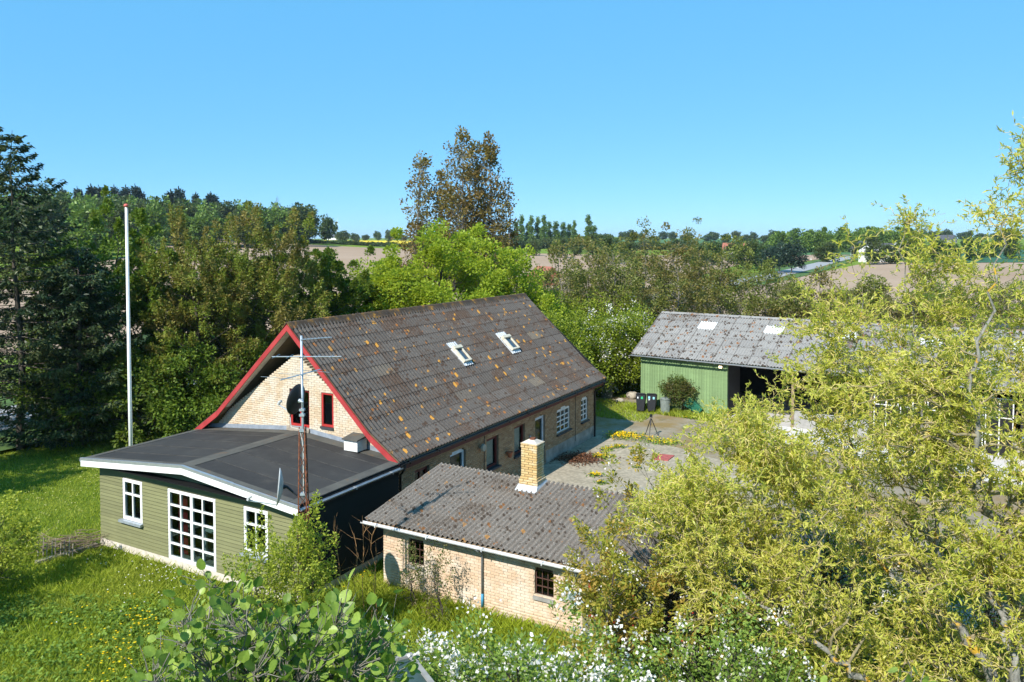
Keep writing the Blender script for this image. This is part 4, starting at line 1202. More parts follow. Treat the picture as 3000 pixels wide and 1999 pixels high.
def dish(c, face, rx, rz, mat, name, lnb, arm_from):
    face = unit(np.array(face, float)); s = unit(np.cross(Z, face)); w = np.cross(face, s)
    V, F = [], []; nr, na = 6, 28
    for sgn, off in ((1, 0.0), (-1, -0.015)):
        for i in range(nr + 1):
            q = i / nr
            for k in range(na):
                an = 2 * math.pi * k / na
                p = np.array(c) + s * math.cos(an) * rx * q + w * math.sin(an) * rz * q + face * (0.10 * (q * q - 1) + off)
                V.append(tuple(p))
    b0 = (nr + 1) * na
    for i in range(nr):
        for k in range(na):
            k2 = (k + 1) % na
            F.append((i * na + k, i * na + k2, (i + 1) * na + k2, (i + 1) * na + k))
            F.append((b0 + i * na + k, b0 + (i + 1) * na + k, b0 + (i + 1) * na + k2, b0 + i * na + k2))
    for k in range(na):
        k2 = (k + 1) % na
        F.append((nr * na + k, nr * na + k2, b0 + nr * na + k2, b0 + nr * na + k))
    me = bpy.data.meshes.new(name); me.from_pydata(V, [], F); me.polygons.foreach_set("use_smooth", [True] * len(F))
    d = link(name, me, mast, mat)
    c = np.array(c)
    tip = c + face * lnb - w * rz * 0.75
    MB().tube([c - w * rz * 0.97, tip], 0.012, 5).build('feed_arm', M['alu'], d)
    MB().tube([tip, tip + w * 0.05 - face * 0.02], 0.035, 8).tube([tip + w * 0.05, tip + w * 0.10 - face * 0.07], 0.03, 8).build('feed_horn', M['dish_grey'], d)
    MB().tube([c - face * 0.11, c - face * 0.2, np.array(arm_from)], [0.06, 0.03, 0.022], 8).build('bracket', M['galv'] if mat is not M['dish_grey'] else M['black'], d)
    return d
d1 = dish((-0.15, 0.02, 5.98), (-0.88, 0.40, 0.22), 0.30, 0.36, M['black'], 'satellite_dish', 0.45, (0.0, 0, 5.75)); d1["label"] = 'black satellite dish high on the pole'
d2 = dish((-0.55, -0.05, 4.0), (-0.955, -0.28, 0.10), 0.36, 0.42, M['dish_grey'], 'satellite_dish', 0.62, (-0.125, 0, 3.78)); d2["label"] = 'grey satellite dish low on the lattice'
MB().tube([(-0.3, 0.1, 5.55), (-0.25, 0.0, 5.35), (-0.05, -0.02, 5.3), (0.03, -0.03, 4.9), (0.02, -0.03, 3.8)], 0.007, 4).build('cable', M['white_worn'], mast)

# ------------------------------------------------------------------ flagpole
fb = atd(383, 1303, 29.0); fp = empty('flagpole', (fb[0], 29.0, 0), 0, 'white flagpole with a red knob standing behind the flat roof', 'flagpole')
MB().tube([(0, 0, 0), (0, 0, 4), (0.0, 0, 10.85)], [0.075, 0.066, 0.042], 12).build('pole', M['white'], fp, smooth=True)
MB().tube([(0, 0, 10.85), (0, 0, 10.88), (0, 0, 10.93), (0, 0, 10.97)], [0.055, 0.085, 0.085, 0.04], 12).build('knob', simple('knob_red', (0.55, 0.12, 0.10), 0.5), fp, smooth=True)
MB().tube([(0.08, -0.02, 1.2), (0.075, -0.02, 10.8)], 0.005, 4).box(0.06, 0.10, -0.04, 0.04, 1.1, 1.3).build('halyard', M['white_worn'], fp)

# ------------------------------------------------------------------ green open-fronted shed (local X along its eave, local Y away)
SAZ = 0.6236
SX, SY = 6.8686, 44.0865
SA = np.array([math.sin(SAZ), math.cos(SAZ), 0]); SB = np.array([math.cos(SAZ), -math.sin(SAZ), 0])
def sw(x, y, z=0.0):
    return np.array([SX, SY, 0]) + SB * x + SA * y + Z * z
shed = empty('green_shed', (SX, SY, 0), -SAZ, 'long green boarded shed with open bay and corrugated roof with clear sheets', 'shed')
SE, SR, SRUN, SLEN = 3.11, 5.22, 4.13, 19.2
x = 0.5
while x < 5.46:
    w_ = min(0.155, 5.47 - x)
    MB().box(x + 0.002, x + w_ - 0.002, 0.40, 0.425, 0.02, SE - 0.10).build('board', M['shed_boards'], shed)
    if x > 0.55: MB().box(x - 0.022, x + 0.022, 0.375, 0.400, 0.02, SE - 0.10).build('batten', M['shed_boards'], shed)
    x += 0.155
MB().box(0.44, 0.50, 0.36, 0.46, 0, SE - 0.1).build('corner_board', M['shed_boards'], shed)
MB().box(5.47, 5.55, 0.36, 0.50, 0, SE - 0.1).build('corner_board', M['shed_boards'], shed)
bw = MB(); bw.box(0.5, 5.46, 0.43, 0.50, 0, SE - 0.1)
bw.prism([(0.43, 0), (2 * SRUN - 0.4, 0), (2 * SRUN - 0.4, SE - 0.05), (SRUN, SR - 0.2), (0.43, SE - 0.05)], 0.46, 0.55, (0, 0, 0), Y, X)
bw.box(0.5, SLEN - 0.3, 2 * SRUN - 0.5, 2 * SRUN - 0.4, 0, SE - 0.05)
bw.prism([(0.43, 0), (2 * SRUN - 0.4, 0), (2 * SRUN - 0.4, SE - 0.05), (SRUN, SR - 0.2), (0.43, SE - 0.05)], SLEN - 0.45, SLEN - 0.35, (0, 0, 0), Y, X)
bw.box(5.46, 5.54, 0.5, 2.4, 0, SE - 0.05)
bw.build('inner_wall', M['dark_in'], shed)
MB().box(0.55, SLEN - 0.5, 0.36, 2 * SRUN - 0.5, 0.0, 0.035).build('floor', M['concrete'], shed)
for px in (8.9, 12.6, 16.2): MB().box(px, px + 0.14, 0.42, 0.56, 0, SE - 0.1).build('post', M['rafter'], shed)
for k in range(5):                                   # glazed dark doors of the far bays
    x0 = 12.8 + k * 1.15
    f = MB(); f.box(x0, x0 + 1.1, 0.46, 0.50, 0.0, 2.6); d_ = f.build('bay_door', M['dark_paint'], shed)
    gb = MB()
    for q in (0.0, 0.5, 1.0): gb.box(x0 + q * 1.04, x0 + q * 1.04 + 0.05, 0.44, 0.459, 0, 2.6)
    for q in (0.9, 1.7, 2.55): gb.box(x0 + 0.05, x0 + 1.04, 0.442, 0.458, q, q + 0.05)
    gb.build('door_bars', M['white_worn'], d_)
MB().box(8.9, 12.75, 0.46, 0.50, 0.0, 0.9).build('low_boarding', simple('block_wall', (0.30, 0.29, 0.27), 0.9), shed)
ss = math.hypot(SRUN, SR - SE); upS = np.array([0, SRUN, SR - SE]) / ss; nS = np.array([0, -(SR - SE), SRUN]) / ss
rs = MB()
rs.prism([(0.03, SE - 0.10), (SRUN, SR - 0.10), (2 * SRUN - 0.03, SE - 0.10), (2 * SRUN - 0.03, SE - 0.16), (SRUN, SR - 0.16), (0.03, SE - 0.16)], 0.05, 0.11, (0, 0, 0), Y, X)
for q in range(1, 20): rs.prism([(0.03, SE - 0.05), (SRUN, SR - 0.05), (2 * SRUN - 0.03, SE - 0.05), (2 * SRUN - 0.03, SE - 0.16), (SRUN, SR - 0.16), (0.03, SE - 0.16)], q * 0.96 - 0.03, q * 0.96 + 0.03, (0, 0, 0), Y, X)
sroof = rs.build('roof', M['rafter'], shed)
special = {(4, c): M['clear_sheet'] for c in (3, 7, 11, 15, 19)}
lay_sheets(sroof, (0.0, -0.02, SE), X, upS, nS, 6, 20, ss / 6, SLEN / 20, M['shed_roof'], pitch=SLEN / 20 / 6, amp=0.034, special=special, rng=np.random.default_rng(41))
bk = MB(); bk.prism([(SRUN, SR + 0.01), (2 * SRUN + 0.02, SE + 0.01), (2 * SRUN + 0.02, SE - 0.03), (SRUN, SR - 0.03)], 0, SLEN, (0, 0, 0), Y, X); bk.build('back_roof_slope', M['shed_roof'], sroof)
for i in range(12):
    MB().prism([(SRUN - 0.2, SR - 0.04), (SRUN, SR + 0.07), (SRUN + 0.2, SR - 0.04), (SRUN, SR + 0.03)], i * SLEN / 12, (i + 1) * SLEN / 12 + 0.02 - 0.004, (0, 0, 0.004 * (i % 2)), Y, X).build('ridge_cap', M['shed_roof'], sroof)
MB().box(0.0, SLEN, 0.30, 0.36, SE - 0.16, SE - 0.06).build('fascia_board', M['shed_boards'], shed)
gutter(shed, (-0.02, -0.08, SE - 0.04), (SLEN, -0.08, SE - 0.05), M['zinc'], 0.065)
lmp = MB().box(5.08, 5.30, 0.28, 0.37, 2.72, 2.88); lo = lmp.build('lamp_housing', M['black'], shed)
MB().box(5.10, 5.28, 0.268, 0.279, 2.74, 2.86).build('lamp_lens', M['lamp_lit'], lo)

# apron and farm wing seen through the willow
flat('concrete_apron', [tuple(sw(*p)[:2]) for p in [(5.5, 0.36), (20, 0.36), (20, -4.5), (9.5, -3.0), (6.2, -0.25)]], M['apron'], 0.016, 'pale concrete apron in front of the open shed', 'apron')
wing = empty('farm_wing', tuple(sw(19.6, -9.5)), -SAZ, 'pale rendered farm wing with grey roof behind the willow', 'farm building')
MB().box(0, 8, 0, 16, 0, 3.0).build('wall', simple('pale_render', (0.52, 0.47, 0.40), 0.9), wing)
MB().prism([(-0.4, 2.95), (4, 5.4), (8.4, 2.95), (8.4, 3.08), (4, 5.53), (-0.4, 3.08)], -0.3, 16.3).build('roof', M['shed_roof'], wing)
for k in range(4):
    MB().prism([(0.9, 3.82 - 0.0), (1.7, 4.26), (1.7, 4.30), (0.9, 3.86)], 1.5 + 3.6 * k, 2.5 + 3.6 * k, (0, 0, 0.02)).build('translucent_sheet', M['clear_sheet'], wing)
MB().box(-0.45, -0.36, -0.3, 16.3, 2.92, 3.04).build('gutter', M['zinc'], wing)
for k in range(4):
    window(wing, (0, 1.6 + 3.4 * k, 1.0), Y, -X, 1.1, 1.2, [0.5], [0.5], M['white_worn'], 0.07, 0.05, inset=-0.03, glass=M['dark_paint'])

# ------------------------------------------------------------------ things in the yard
def wheelie_bin(P, rz, tilt, label, body, lid_c, stickers=()):
    b = empty('wheelie_bin', tuple(P), rz, label, 'bin', 'wheelie bins by the shed' if body is M['black'] else None)
    b.rotation_euler = (tilt, 0, rz)
    mb = MB()
    mb.add([(-0.20, -0.22, 0.08), (0.20, -0.22, 0.08), (0.20, 0.22, 0.08), (-0.20, 0.22, 0.08), (-0.27, -0.32, 0.98), (0.27, -0.32, 0.98), (0.27, 0.30, 0.98), (-0.27, 0.30, 0.98)], [(0, 3, 2, 1), (0, 1, 5, 4), (1, 2, 6, 5), (2, 3, 7, 6), (3, 0, 4, 7), (4, 5, 6, 7)])
    mb.build('body', body, b, bevel=0.02)
    MB().box(-0.29, 0.29, -0.34, 0.32, 0.99, 1.02).prism([(-0.27, 1.02), (0.27, 1.02), (0.22, 1.07), (-0.22, 1.07)], -0.30, 0.28).build('lid', lid_c, b, bevel=0.015)
    MB().tube([(-0.24, 0.34, 0.98), (0.24, 0.34, 0.98)], 0.018, 8).build('handle', body, b)
    for sx in (-1, 1):
        MB().tube([(sx * 0.22, 0.24, 0.10), (sx * 0.27, 0.24, 0.10)], 0.10, 14).build('wheel', M['black'], b)
    for k, (x0, z0, w_, h_, col) in enumerate(stickers):
        y0 = -0.22 - 0.10 * (z0 - 0.08) / 0.9 - 0.007
        y1 = -0.22 - 0.10 * (z0 + h_ - 0.08) / 0.9 - 0.007
        mb = MB(); mb.add([(x0, y0, z0), (x0 + w_, y0, z0), (x0 + w_, y1, z0 + h_), (x0, y1, z0 + h_)], [(0, 1, 2, 3)])
        mb.build('sticker', col, b)
    return b
stg = simple('sticker_green', (0.02, 0.38, 0.16), 0.5); stw = simple('sticker_white', (0.7, 0.72, 0.75), 0.5); stb = simple('sticker_blue', (0.25, 0.55, 0.62), 0.5)
b1 = at(1877, 1209); b2 = at(1909, 1210)
wheelie_bin(b1, -SAZ + 0.35, -0.24, 'dark wheelie bin with a green sticker leaning beside the hawthorn', M['black'], M['black'], [(0.02, 0.74, 0.11, 0.13, stg), (-0.18, 0.76, 0.06, 0.09, stw)])
wheelie_bin(b2, -SAZ + 0.35, -0.24, 'dark wheelie bin with two pale blue stickers beside the grey can', M['black'], M['black'], [(-0.18, 0.76, 0.1, 0.13, stb), (0.07, 0.74, 0.1, 0.13, stb), (-0.16, 0.68, 0.07, 0.05, stw)])
gb = wheelie_bin(at(2058, 1219) + Z * 0.20, 0, 0, 'green wheelie bin tipped over beside the shed wall', M['green_plastic'], M['green_plastic'])
gb.rotation_euler = (0, -0.95, -0.45)
can = empty('dustbin', tuple(at(1949, 1213)), 0, 'grey ribbed metal dustbin between the wheelie bins and the shrub', 'bin')
cb = MB(); cb.tube([(0, 0, 0), (0, 0, 0.85)], [0.22, 0.27], 20)
for k in range(20):
    an = 2 * math.pi * k / 20; cb.tube([(0.222 * math.cos(an), 0.222 * math.sin(an), 0.03), (0.272 * math.cos(an), 0.272 * math.sin(an), 0.82)], 0.012, 4)
cb.build('body', M['metal_can'], can)
MB().tube([(0, 0, 0.84), (0, 0, 0.88), (0, 0, 0.94)], [0.30, 0.30, 0.12], 20).build('lid', M['metal_can'], can)
# tripod with a small camera head
tp = [at(1890.5, 1274.5), at(1902, 1284), at(1928.4, 1277.5)]
tc = sum(tp) / 3
tri = empty('camera_tripod', tuple(tc), 0, 'black camera tripod standing alone on the gravel', 'tripod')
top = np.array([0, 0, 0.86])
for q in tp:
    d = q - tc
    MB().tube([top + d * 0.06, (top + d) * 0.52 + Z * 0.0, d], [0.024, 0.02, 0.014], 6).build('leg', M['black'], tri)
MB().tube([(0, 0, 0.55), (0, 0, 0.96)], 0.018, 8).build('centre_column', M['black'], tri)
MB().box(-0.06, 0.06, -0.05, 0.05, 0.96, 1.03).box(-0.04, 0.05, -0.04, 0.04, 1.03, 1.09).tube([(0, 0, 0.99), (0.05, -0.16, 0.94)], 0.01, 6).build('head', M['black'], tri)
# electricity cabinet behind the house corner
cbn = empty('meter_cabinet', tuple(at(1779, 1165)), -HAZ, 'olive grey meter cabinet standing behind the house corner', 'cabinet')
MB().box(-0.32, 0.32, -0.18, 0.18, 0, 0.85).build('body', M['cabinet'], cbn, bevel=0.01)
MB().box(-0.35, 0.35, -0.21, 0.21, 0.85, 0.90).build('lid', M['cabinet'], cbn)
MB().box(-0.29, 0.29, -0.192, -0.181, 0.05, 0.8).build('door', M['cabinet'], cbn)
# boulders
def boulder(P, r, seed, label):
    rg = np.random.default_rng(seed); V, F = [], []
    nu, nv = 12, 8
    for i in range(nv + 1):
        ph = math.pi * i / nv
        for k in range(nu):
            an = 2 * math.pi * k / nu
            rr_ = r * (1 + 0.15 * math.sin(3 * an + seed) * math.sin(ph) + rg.normal(0, 0.03) * math.sin(ph))
            V.append((rr_ * math.sin(ph) * math.cos(an) * 1.2, rr_ * math.sin(ph) * math.sin(an), rr_ * math.cos(ph) * 0.75 + r * 0.5))
    for i in range(nv):
        for k in range(nu):
            F.append((i * nu + k, (i + 1) * nu + k, (i + 1) * nu + (k + 1) % nu, i * nu + (k + 1) % nu))
    me = bpy.data.meshes.new('boulder'); me.from_pydata(V, [], F); me.polygons.foreach_set("use_smooth", [True] * len(F))
    o = link('boulder', me, None, M['stone']); o.location = tuple(P); tag(o, label, 'stone')
boulder(at(1853, 1168), 0.34, 1, 'pale boulder beside the dark wheelie bins'); boulder(at(1815, 1180), 0.22, 2, 'low pale boulder between the meter cabinet and the bins')
# red mat on the paving
mt = [at(1910.5, 1330.7), at(1976, 1337), at(1957, 1352), at(1912, 1347.7)]
mb = MB(); pts = [tuple(p + Z * 0.05) for p in mt] + [tuple(p + Z * 0.012) for p in mt]
mb.add(pts, [(3, 2, 1, 0), (4, 5, 6, 7), (0, 1, 5, 4), (1, 2, 6, 5), (2, 3, 7, 6), (3, 0, 4, 7)])
hm = mb.build('hatch_cover', simple('faded_red', (0.36, 0.09, 0.08), 0.8, var=0.25), None); tag(hm, 'faded red hatch cover lying on the paving', 'hatch')
# timber kerb of the planting bed by the willow
tb_ = MB().box(-1.0, 1.0, -0.05, 0.05, 0.0, 0.07); k_ = tb_.build('kerb_stone', M['grey_sill'], None); k_.location = tuple(at(1895, 1436)); k_.rotation_euler = (0, 0, -0.12); tag(k_, 'long pale kerb stone at the edge of the paving', 'kerb stone')

# ------------------------------------------------------------------ vegetation kit
def crown_points(rng, K, rx, rz, zc, shape='ell', ry=None, inner=0.35):
    """clump centres through a crown's volume, denser towards an uneven outer skin"""
    ry = ry or rx
    d = unit(rng.normal(size=(K * 3, 3)))
    ph = rng.uniform(0, 6.28, 6)
    an = np.arctan2(d[:, 1], d[:, 0])
    bumpy = 1 + 0.16 * np.sin(3 * an + ph[0] + 2 * d[:, 2]) + 0.12 * np.sin(5 * an + ph[1] - 3 * d[:, 2]) + 0.10 * np.sin(4 * d[:, 2] * 2 + ph[2])
    q = (inner ** 3 + (1 - inner ** 3) * rng.uniform(0, 1, len(d))) ** (1 / 3)
    P = d * (q * bumpy)[:, None]
    if shape == 'cone':                            # widest low down, running up to leading shoots
        t = rng.uniform(0, 1, len(P)); t = t[rng.uniform(0, 1, len(t)) < 1 - 0.72 * t][:K]
        a2 = rng.uniform(0, 6.28, len(t)); prof = np.clip(1 - t, 0, 1) ** 0.52 * (0.55 + 0.45 * np.minimum(1, t * 5))
        rr_ = np.sqrt(rng.uniform(0.05, 1, len(t))) * prof * (1 + 0.18 * np.sin(3 * a2 + ph[0] + 6 * t) + 0.14 * np.sin(5 * a2 + 9 * t + ph[3]))
        P = np.column_stack([rr_ * np.cos(a2), rr_ * np.sin(a2), 2 * t - 1])
    if shape == 'dome':
        P = P[P[:, 2] > -0.55]
    P = P[:K]
    return np.column_stack([P[:, 0] * rx, P[:, 1] * ry, P[:, 2] * rz + zc])

def crown_leaves(rng, C, centre, crad, per, L, W, up=0.55, flat=0.75, shoots=0.0):
    K = len(C)
    n = K * per
    idx = np.repeat(np.arange(K), per)
    cr = np.repeat(rng.uniform(0.6, 1.35, K) * crad, per)
    off = rng.normal(size=(n, 3)); off[:, 2] *= flat
    nn = np.linalg.norm(off, axis=1)
    off = off / (nn[:, None] + 1e-9) * (np.minimum(nn, 1.9) ** 0.8)[:, None]
    P = C[idx] + off * (cr * 0.62)[:, None]
    if shoots > 0:
        outv = unit(C - centre + np.array([0, 0, 1.2]))
        t = rng.uniform(0, 1, n) ** 1.3
        P = C[idx] + off * (cr * 0.30 * (1.15 - t))[:, None] + outv[idx] * (t * shoots)[:, None]
    axis = unit(off + unit(P - centre) * 0.8 + rng.normal(size=(n, 3)) * 0.5 - np.array([0, 0, 0.15]))
    return leaves_np(rng, P, axis, L, W, up)

def tree_parts(rng, h, rx, rz, zc, K, per, crad, L, W, trunk_r, shape='ell', ry=None, up=0.55, shoots=0.0, nbr=40, lean=(0, 0), stems=1, inner=0.35):
    C = crown_points(rng, K, rx, rz, zc, shape, ry, inner)
    C[:, :2] += np.array(lean) * (C[:, 2:3] / max(h, 0.1))
    centre = np.array([lean[0] * zc / h, lean[1] * zc / h, zc - rz * 0.3])
    lines = []
    tops = []
    for s in range(stems):
        b = np.array([rng.normal(0, 0.12) * (stems > 1), rng.normal(0, 0.12) * (stems > 1), 0])
        ttop = np.array([lean[0], lean[1], 0]) + np.array([rng.normal(0, rx * 0.25), rng.normal(0, rx * 0.25), 0]) * (1 if stems > 1 else 0.25)
        ttop[2] = zc + rz * (0.75 if shape != 'dome' else 0.4)
        tr = wiggle(rng, b, ttop, 9, 0.02)
        rad = trunk_r * (1 - 0.88 * np.linspace(0, 1, 9)) * (0.7 if stems > 1 else 1)
        rad[0] *= 1.25
        lines.append((tr, rad)); tops.append(tr)
    for k in rng.choice(K, min(K, nbr), replace=False):
        tr = tops[rng.integers(len(tops))]
        c = C[k]
        want = np.clip((c[2] - abs(rx) * 0.55) / tr[-1, 2], 0.18, 0.95)
        f = want * 8; i = int(min(7, math.floor(f)))
        st = tr[i] + (tr[i + 1] - tr[i]) * (f - i)
        mid = (st + c) / 2 + np.array([0, 0, -0.08 * np.linalg.norm(c - st)])
        p = np.array([st, st * 0.45 + mid * 0.55, mid, c])
        p[1:3] += rng.normal(0, 0.05 * np.linalg.norm(c - st), (2, 3))
        r0 = trunk_r * 0.42 * (1 - 0.7 * want)
        lines.append((p, [r0, r0 * 0.75, r0 * 0.5, r0 * 0.15]))
    V, F = crown_leaves(rng, C, centre, crad, per, L, W, up, shoots=shoots)
    return lines, V, F, C, centre

def tree(name, label, cat, x, y, seed, mats, group=None, blossom=None, z=None, sides=5, **kw):
    rng = np.random.default_rng(seed)
    lines, V, F, C, centre = tree_parts(rng, **kw)
    t = empty(name, (x, y, float(terrain(x, y)) if z is None else z), 0, label, cat, group)
    link('trunk', tubes_mesh('trunk', lines, sides), t, mats[1])
    link('crown', np_mesh('crown', V, F), t, mats[0])
    if blossom:
        n, size, spread = blossom
        kk = rng.integers(0, len(C), n // 12)
        cl = C[kk] + unit(C[kk] - centre + Z * 0.4) * kw['crad'] * 0.6 + rng.normal(0, spread, (len(kk), 3))
        P = np.repeat(cl, 12, 0) + rng.normal(0, 1, (len(kk) * 12, 3)) * np.repeat(rng.uniform(0.6, 1.7, (len(kk), 1)) * size * 1.3, 12, 0)
        V2, F2 = leaves_np(rng, P, unit(rng.normal(size=P.shape) + unit(P - centre)), size, size, 0.3)
        link('blossoms', np_mesh('blossoms', V2, F2), t, M['blossom'])
    return t

def copy_tree(src, x, y, rz, s, label=None, group=None, z=None):
    c = src.copy(); COL.objects.link(c)
    c.location = (x, y, float(terrain(x, y)) if z is None else z); c.rotation_euler = (0, 0, rz); c.scale = (s[0], s[0], s[1])
    if label: c["label"] = label
    if group: c["group"] = group
    for ch in src.children:
        d = ch.copy(); COL.objects.link(d); d.parent = c
    return c

def spruce(name, label, x, y, h, r, seed, bare=0.15, group=None, dens=1.0):
    rng = np.random.default_rng(seed)
    t = empty(name, (x, y, 0), 0, label, 'spruce', group)
    lines = [(wiggle(rng, (0, 0, 0), (0, 0, h), 10, 0.004), 0.20 * (1 - 0.96 * np.linspace(0, 1, 10)))]
    P, A, LL = [], [], []
    zz = h * bare
    while zz < h * 0.985:
        f = 1 - zz / h
        bl = r * (f ** 0.58) * rng.uniform(0.75, 1.15) + 0.12
        nb = 6 if f > 0.15 else 4
        a0 = rng.uniform(0, 6.28)
        for k in range(nb):
            if rng.uniform() < 0.12: continue
            an = a0 + 6.283 * k / nb + rng.normal(0, 0.2)
            l = bl * rng.uniform(0.65, 1.15)
            d = np.array([math.cos(an), math.sin(an), 0])
            tt = np.linspace(0, 1, 6)
            droop = (0.10 + 0.25 * f)
            pts = np.array([0, 0, zz]) + d * (tt * l)[:, None] + Z * (l * (0.16 * tt - droop * tt ** 1.5 + 0.22 * tt ** 4))[:, None]
            lines.append((pts, 0.028 * (1 - 0.85 * tt) * (0.4 + f)))
            n = int((26 + 60 * l) * dens)
            q = rng.uniform(0.12, 1.02, n) ** 0.8
            base = np.column_stack([np.interp(q, tt, pts[:, j]) for j in range(3)])
            side = np.array([-d[1], d[0], 0])
            sw_ = rng.choice([-1, 1], n) * rng.uniform(0.1, 1, n) * 0.34 * l * (1.08 - q)
            base = base + side * sw_[:, None] + rng.normal(0, 0.035, (n, 3)) - Z * (np.abs(sw_) * 0.35 + rng.uniform(0, 0.18, n))[:, None]
            ax = unit(d * 0.8 + side * np.sign(sw_)[:, None] * 0.7 + rng.normal(0, 0.3, (n, 3)) - Z * 0.35)
            P.append(base); A.append(ax)
        zz += (0.40 + 0.34 * f) * (h / 14)
    P, A = np.concatenate(P), np.concatenate(A)
    V, F = leaves_np(rng, P, A, 0.24, 0.085, 0.45)
    link('trunk', tubes_mesh('trunk', lines, 5), t, M['bark'])
    link('crown', np_mesh('crown', V, F), t, M['spruce'])
    return t

GL, BK = M['deep_green'], M['bark']
# ------------------------------------------------------------------ trees around the lawn
spruce('spruce', 'tall dark spruce with bare lower trunk beside the road', -22.6, 35.0, 14.6, 4.0, 101, 0.12)
spruce('spruce', 'tallest dark spruce standing next to the road', -26.2, 37.5, 16.5, 4.2, 102, 0.15)
spruce('spruce', 'dark spruce standing between the flagpole and the tall spruce', -20.2, 35.8, 9.6, 3.2, 103, 0.08)
spruce('spruce', 'dark spruce standing apart and shading the lawn', -24.5, 27.0, 13.0, 3.4, 104, 0.06, dens=0.6)
spruce('spruce', 'smaller dark spruce standing apart beside the lawn', -23.8, 23.2, 9.2, 2.6, 105, 0.05, dens=0.6)
spruce('spruce', 'dark spruce standing between the road and the smaller one', -27.0, 25.0, 12.0, 3.2, 106, 0.05, dens=0.6)
def udx(u, D): return (u - 1500) / FPX * D
def ztop(v, D): return CAM_H + (712 - v) / FPX * D
# deciduous row behind the flagpole and the extension: (u, top v, D, rx, material, name, label)
rows = [
    (250, 700, 39, 2.9, 'deep_green', 'lime_tree', 'deep green leafy tree beside the dark spruces', 0.0),
    (345, 655, 43, 2.6, 'deep_green', 'lime_tree', 'tall slim green tree with bright top behind the flagpole', 0.5),
    (445, 700, 40, 2.7, 'deep_green', 'lime_tree', 'deep green tree between the flagpole and the bronze trees', 0.4),
    (560, 690, 39, 2.8, 'bronze', 'bronze_cherry', 'bronze-leaved tree with upright shoots next to the flagpole trees', 0.9),
    (690, 672, 40, 3.1, 'bronze', 'bronze_cherry', 'tallest bronze-leaved tree with upright shoots', 0.9),
    (815, 690, 41, 2.7, 'bronze', 'bronze_cherry', 'bronze-leaved tree behind the brick gable peak', 0.8),
    (930, 765, 44, 2.6, 'deep_green', 'lime_tree', 'low green tree between bronze tree and bright maple', 0.5),
    (520, 770, 46, 2.6, 'deep_green', 'lime_tree', 'dark green tree behind the first bronze tree', 0.3),
    (640, 765, 47, 2.7, 'deep_green', 'lime_tree', 'dark green tree behind the tallest bronze tree', 0.3),
    (760, 770, 47, 2.7, 'deep_green', 'lime_tree', 'dark green tree behind the gable bronze tree', 0.3),
    (860, 775, 48, 2.6, 'deep_green', 'lime_tree', 'dark green tree between the last bronze tree and the low one', 0.3),
    (1010, 790, 47, 2.4, 'deep_green', 'lime_tree', 'small green tree at the edge of the bright maple', 0.4),
]
for k, (u, v, D, rx, m, nm, lb, sh) in enumerate(rows):
    h = ztop(v, D) + 0.7
    tree(nm, lb, 'tree', udx(u, D), D, 200 + k, (M[m], BK), h=h, rx=rx, rz=h * 0.47, zc=h * 0.53, K=170 if m == 'bronze' else 120, per=170 if m == 'bronze' else 210, crad=0.55, L=0.17 if m != 'bronze' else 0.15, W=0.11 if m != 'bronze' else 0.075, trunk_r=0.14, shoots=sh, nbr=60, inner=0.3)
# undergrowth closing the row down to the ground
hedge_spots = [(215, 36.5), (330, 37), (440, 37), (560, 37.5), (680, 38.5), (800, 41), (900, 43), (1000, 45)]
lab_h = ['beside the spruces', 'behind the flagpole', 'below the slim green tree', 'below the first bronze tree', 'below the tallest bronze tree', 'behind the gable peak', 'below the low green tree', 'beside the bright maple']
for k, (u, D) in enumerate(hedge_spots):
    tree('bush', 'dark leafy bush growing ' + lab_h[k], 'bush', udx(u, D), D, 230 + k, (M['deep_green'], BK), group='bushes under the tree row', h=4.0, rx=2.4, rz=2.2, zc=1.9, K=60, per=140, crad=0.55, L=0.17, W=0.11, trunk_r=0.05, stems=3, nbr=20)
# bright maples behind the ridge
for k, (u, v, D, rx) in enumerate([(1300, 668, 48, 4.6), (1470, 735, 49, 3.3), (1135, 760, 47, 3.0)]):
    h = ztop(v, D)
    tree('maple', ['broad bright green maple rising behind the roof ridge', 'bright green maple beside the far end of the roof ridge', 'smaller bright green maple beside the broad one'][k], 'tree', udx(u, D), D, 250 + k, (M['maple'], BK),
         h=h, rx=rx, rz=h * 0.46, zc=h * 0.53, K=[210, 120, 110][k], per=240, crad=0.56, L=0.17, W=0.15, trunk_r=0.2, up=0.65, nbr=60, inner=0.55)
# tall bronze poplars
for k, (u, v, D, rx, K) in enumerate([(1352, 398, 74, 3.3, 420), (1430, 420, 75, 3.2, 400), (1240, 455, 76, 2.7, 300), (1485, 540, 77, 1.8, 120), (1300, 520, 77, 2.4, 220), (1392, 440, 77, 2.8, 260)]):
    h = ztop(v, D) + 0.3
    tree('poplar', ['tallest bronze-leaved poplar towering over the maples', 'bronze-leaved poplar grown together with the tallest one', 'slimmer bronze-leaved poplar standing a little apart', 'short bronze poplar at the side of the tall ones', 'bronze poplar filling the gap beside the slimmer one', 'bronze poplar standing just behind the tallest pair'][k], 'tree', udx(u, D), D, 260 + k, (M['poplar'], M['bark_pale']),
         h=h, rx=rx, rz=h * 0.37, zc=h * 0.63, K=int(K * 0.72), per=22, crad=0.50, L=0.25, W=0.20, trunk_r=0.22, shape='cone', up=0.3, nbr=170, inner=0.2, stems=2)
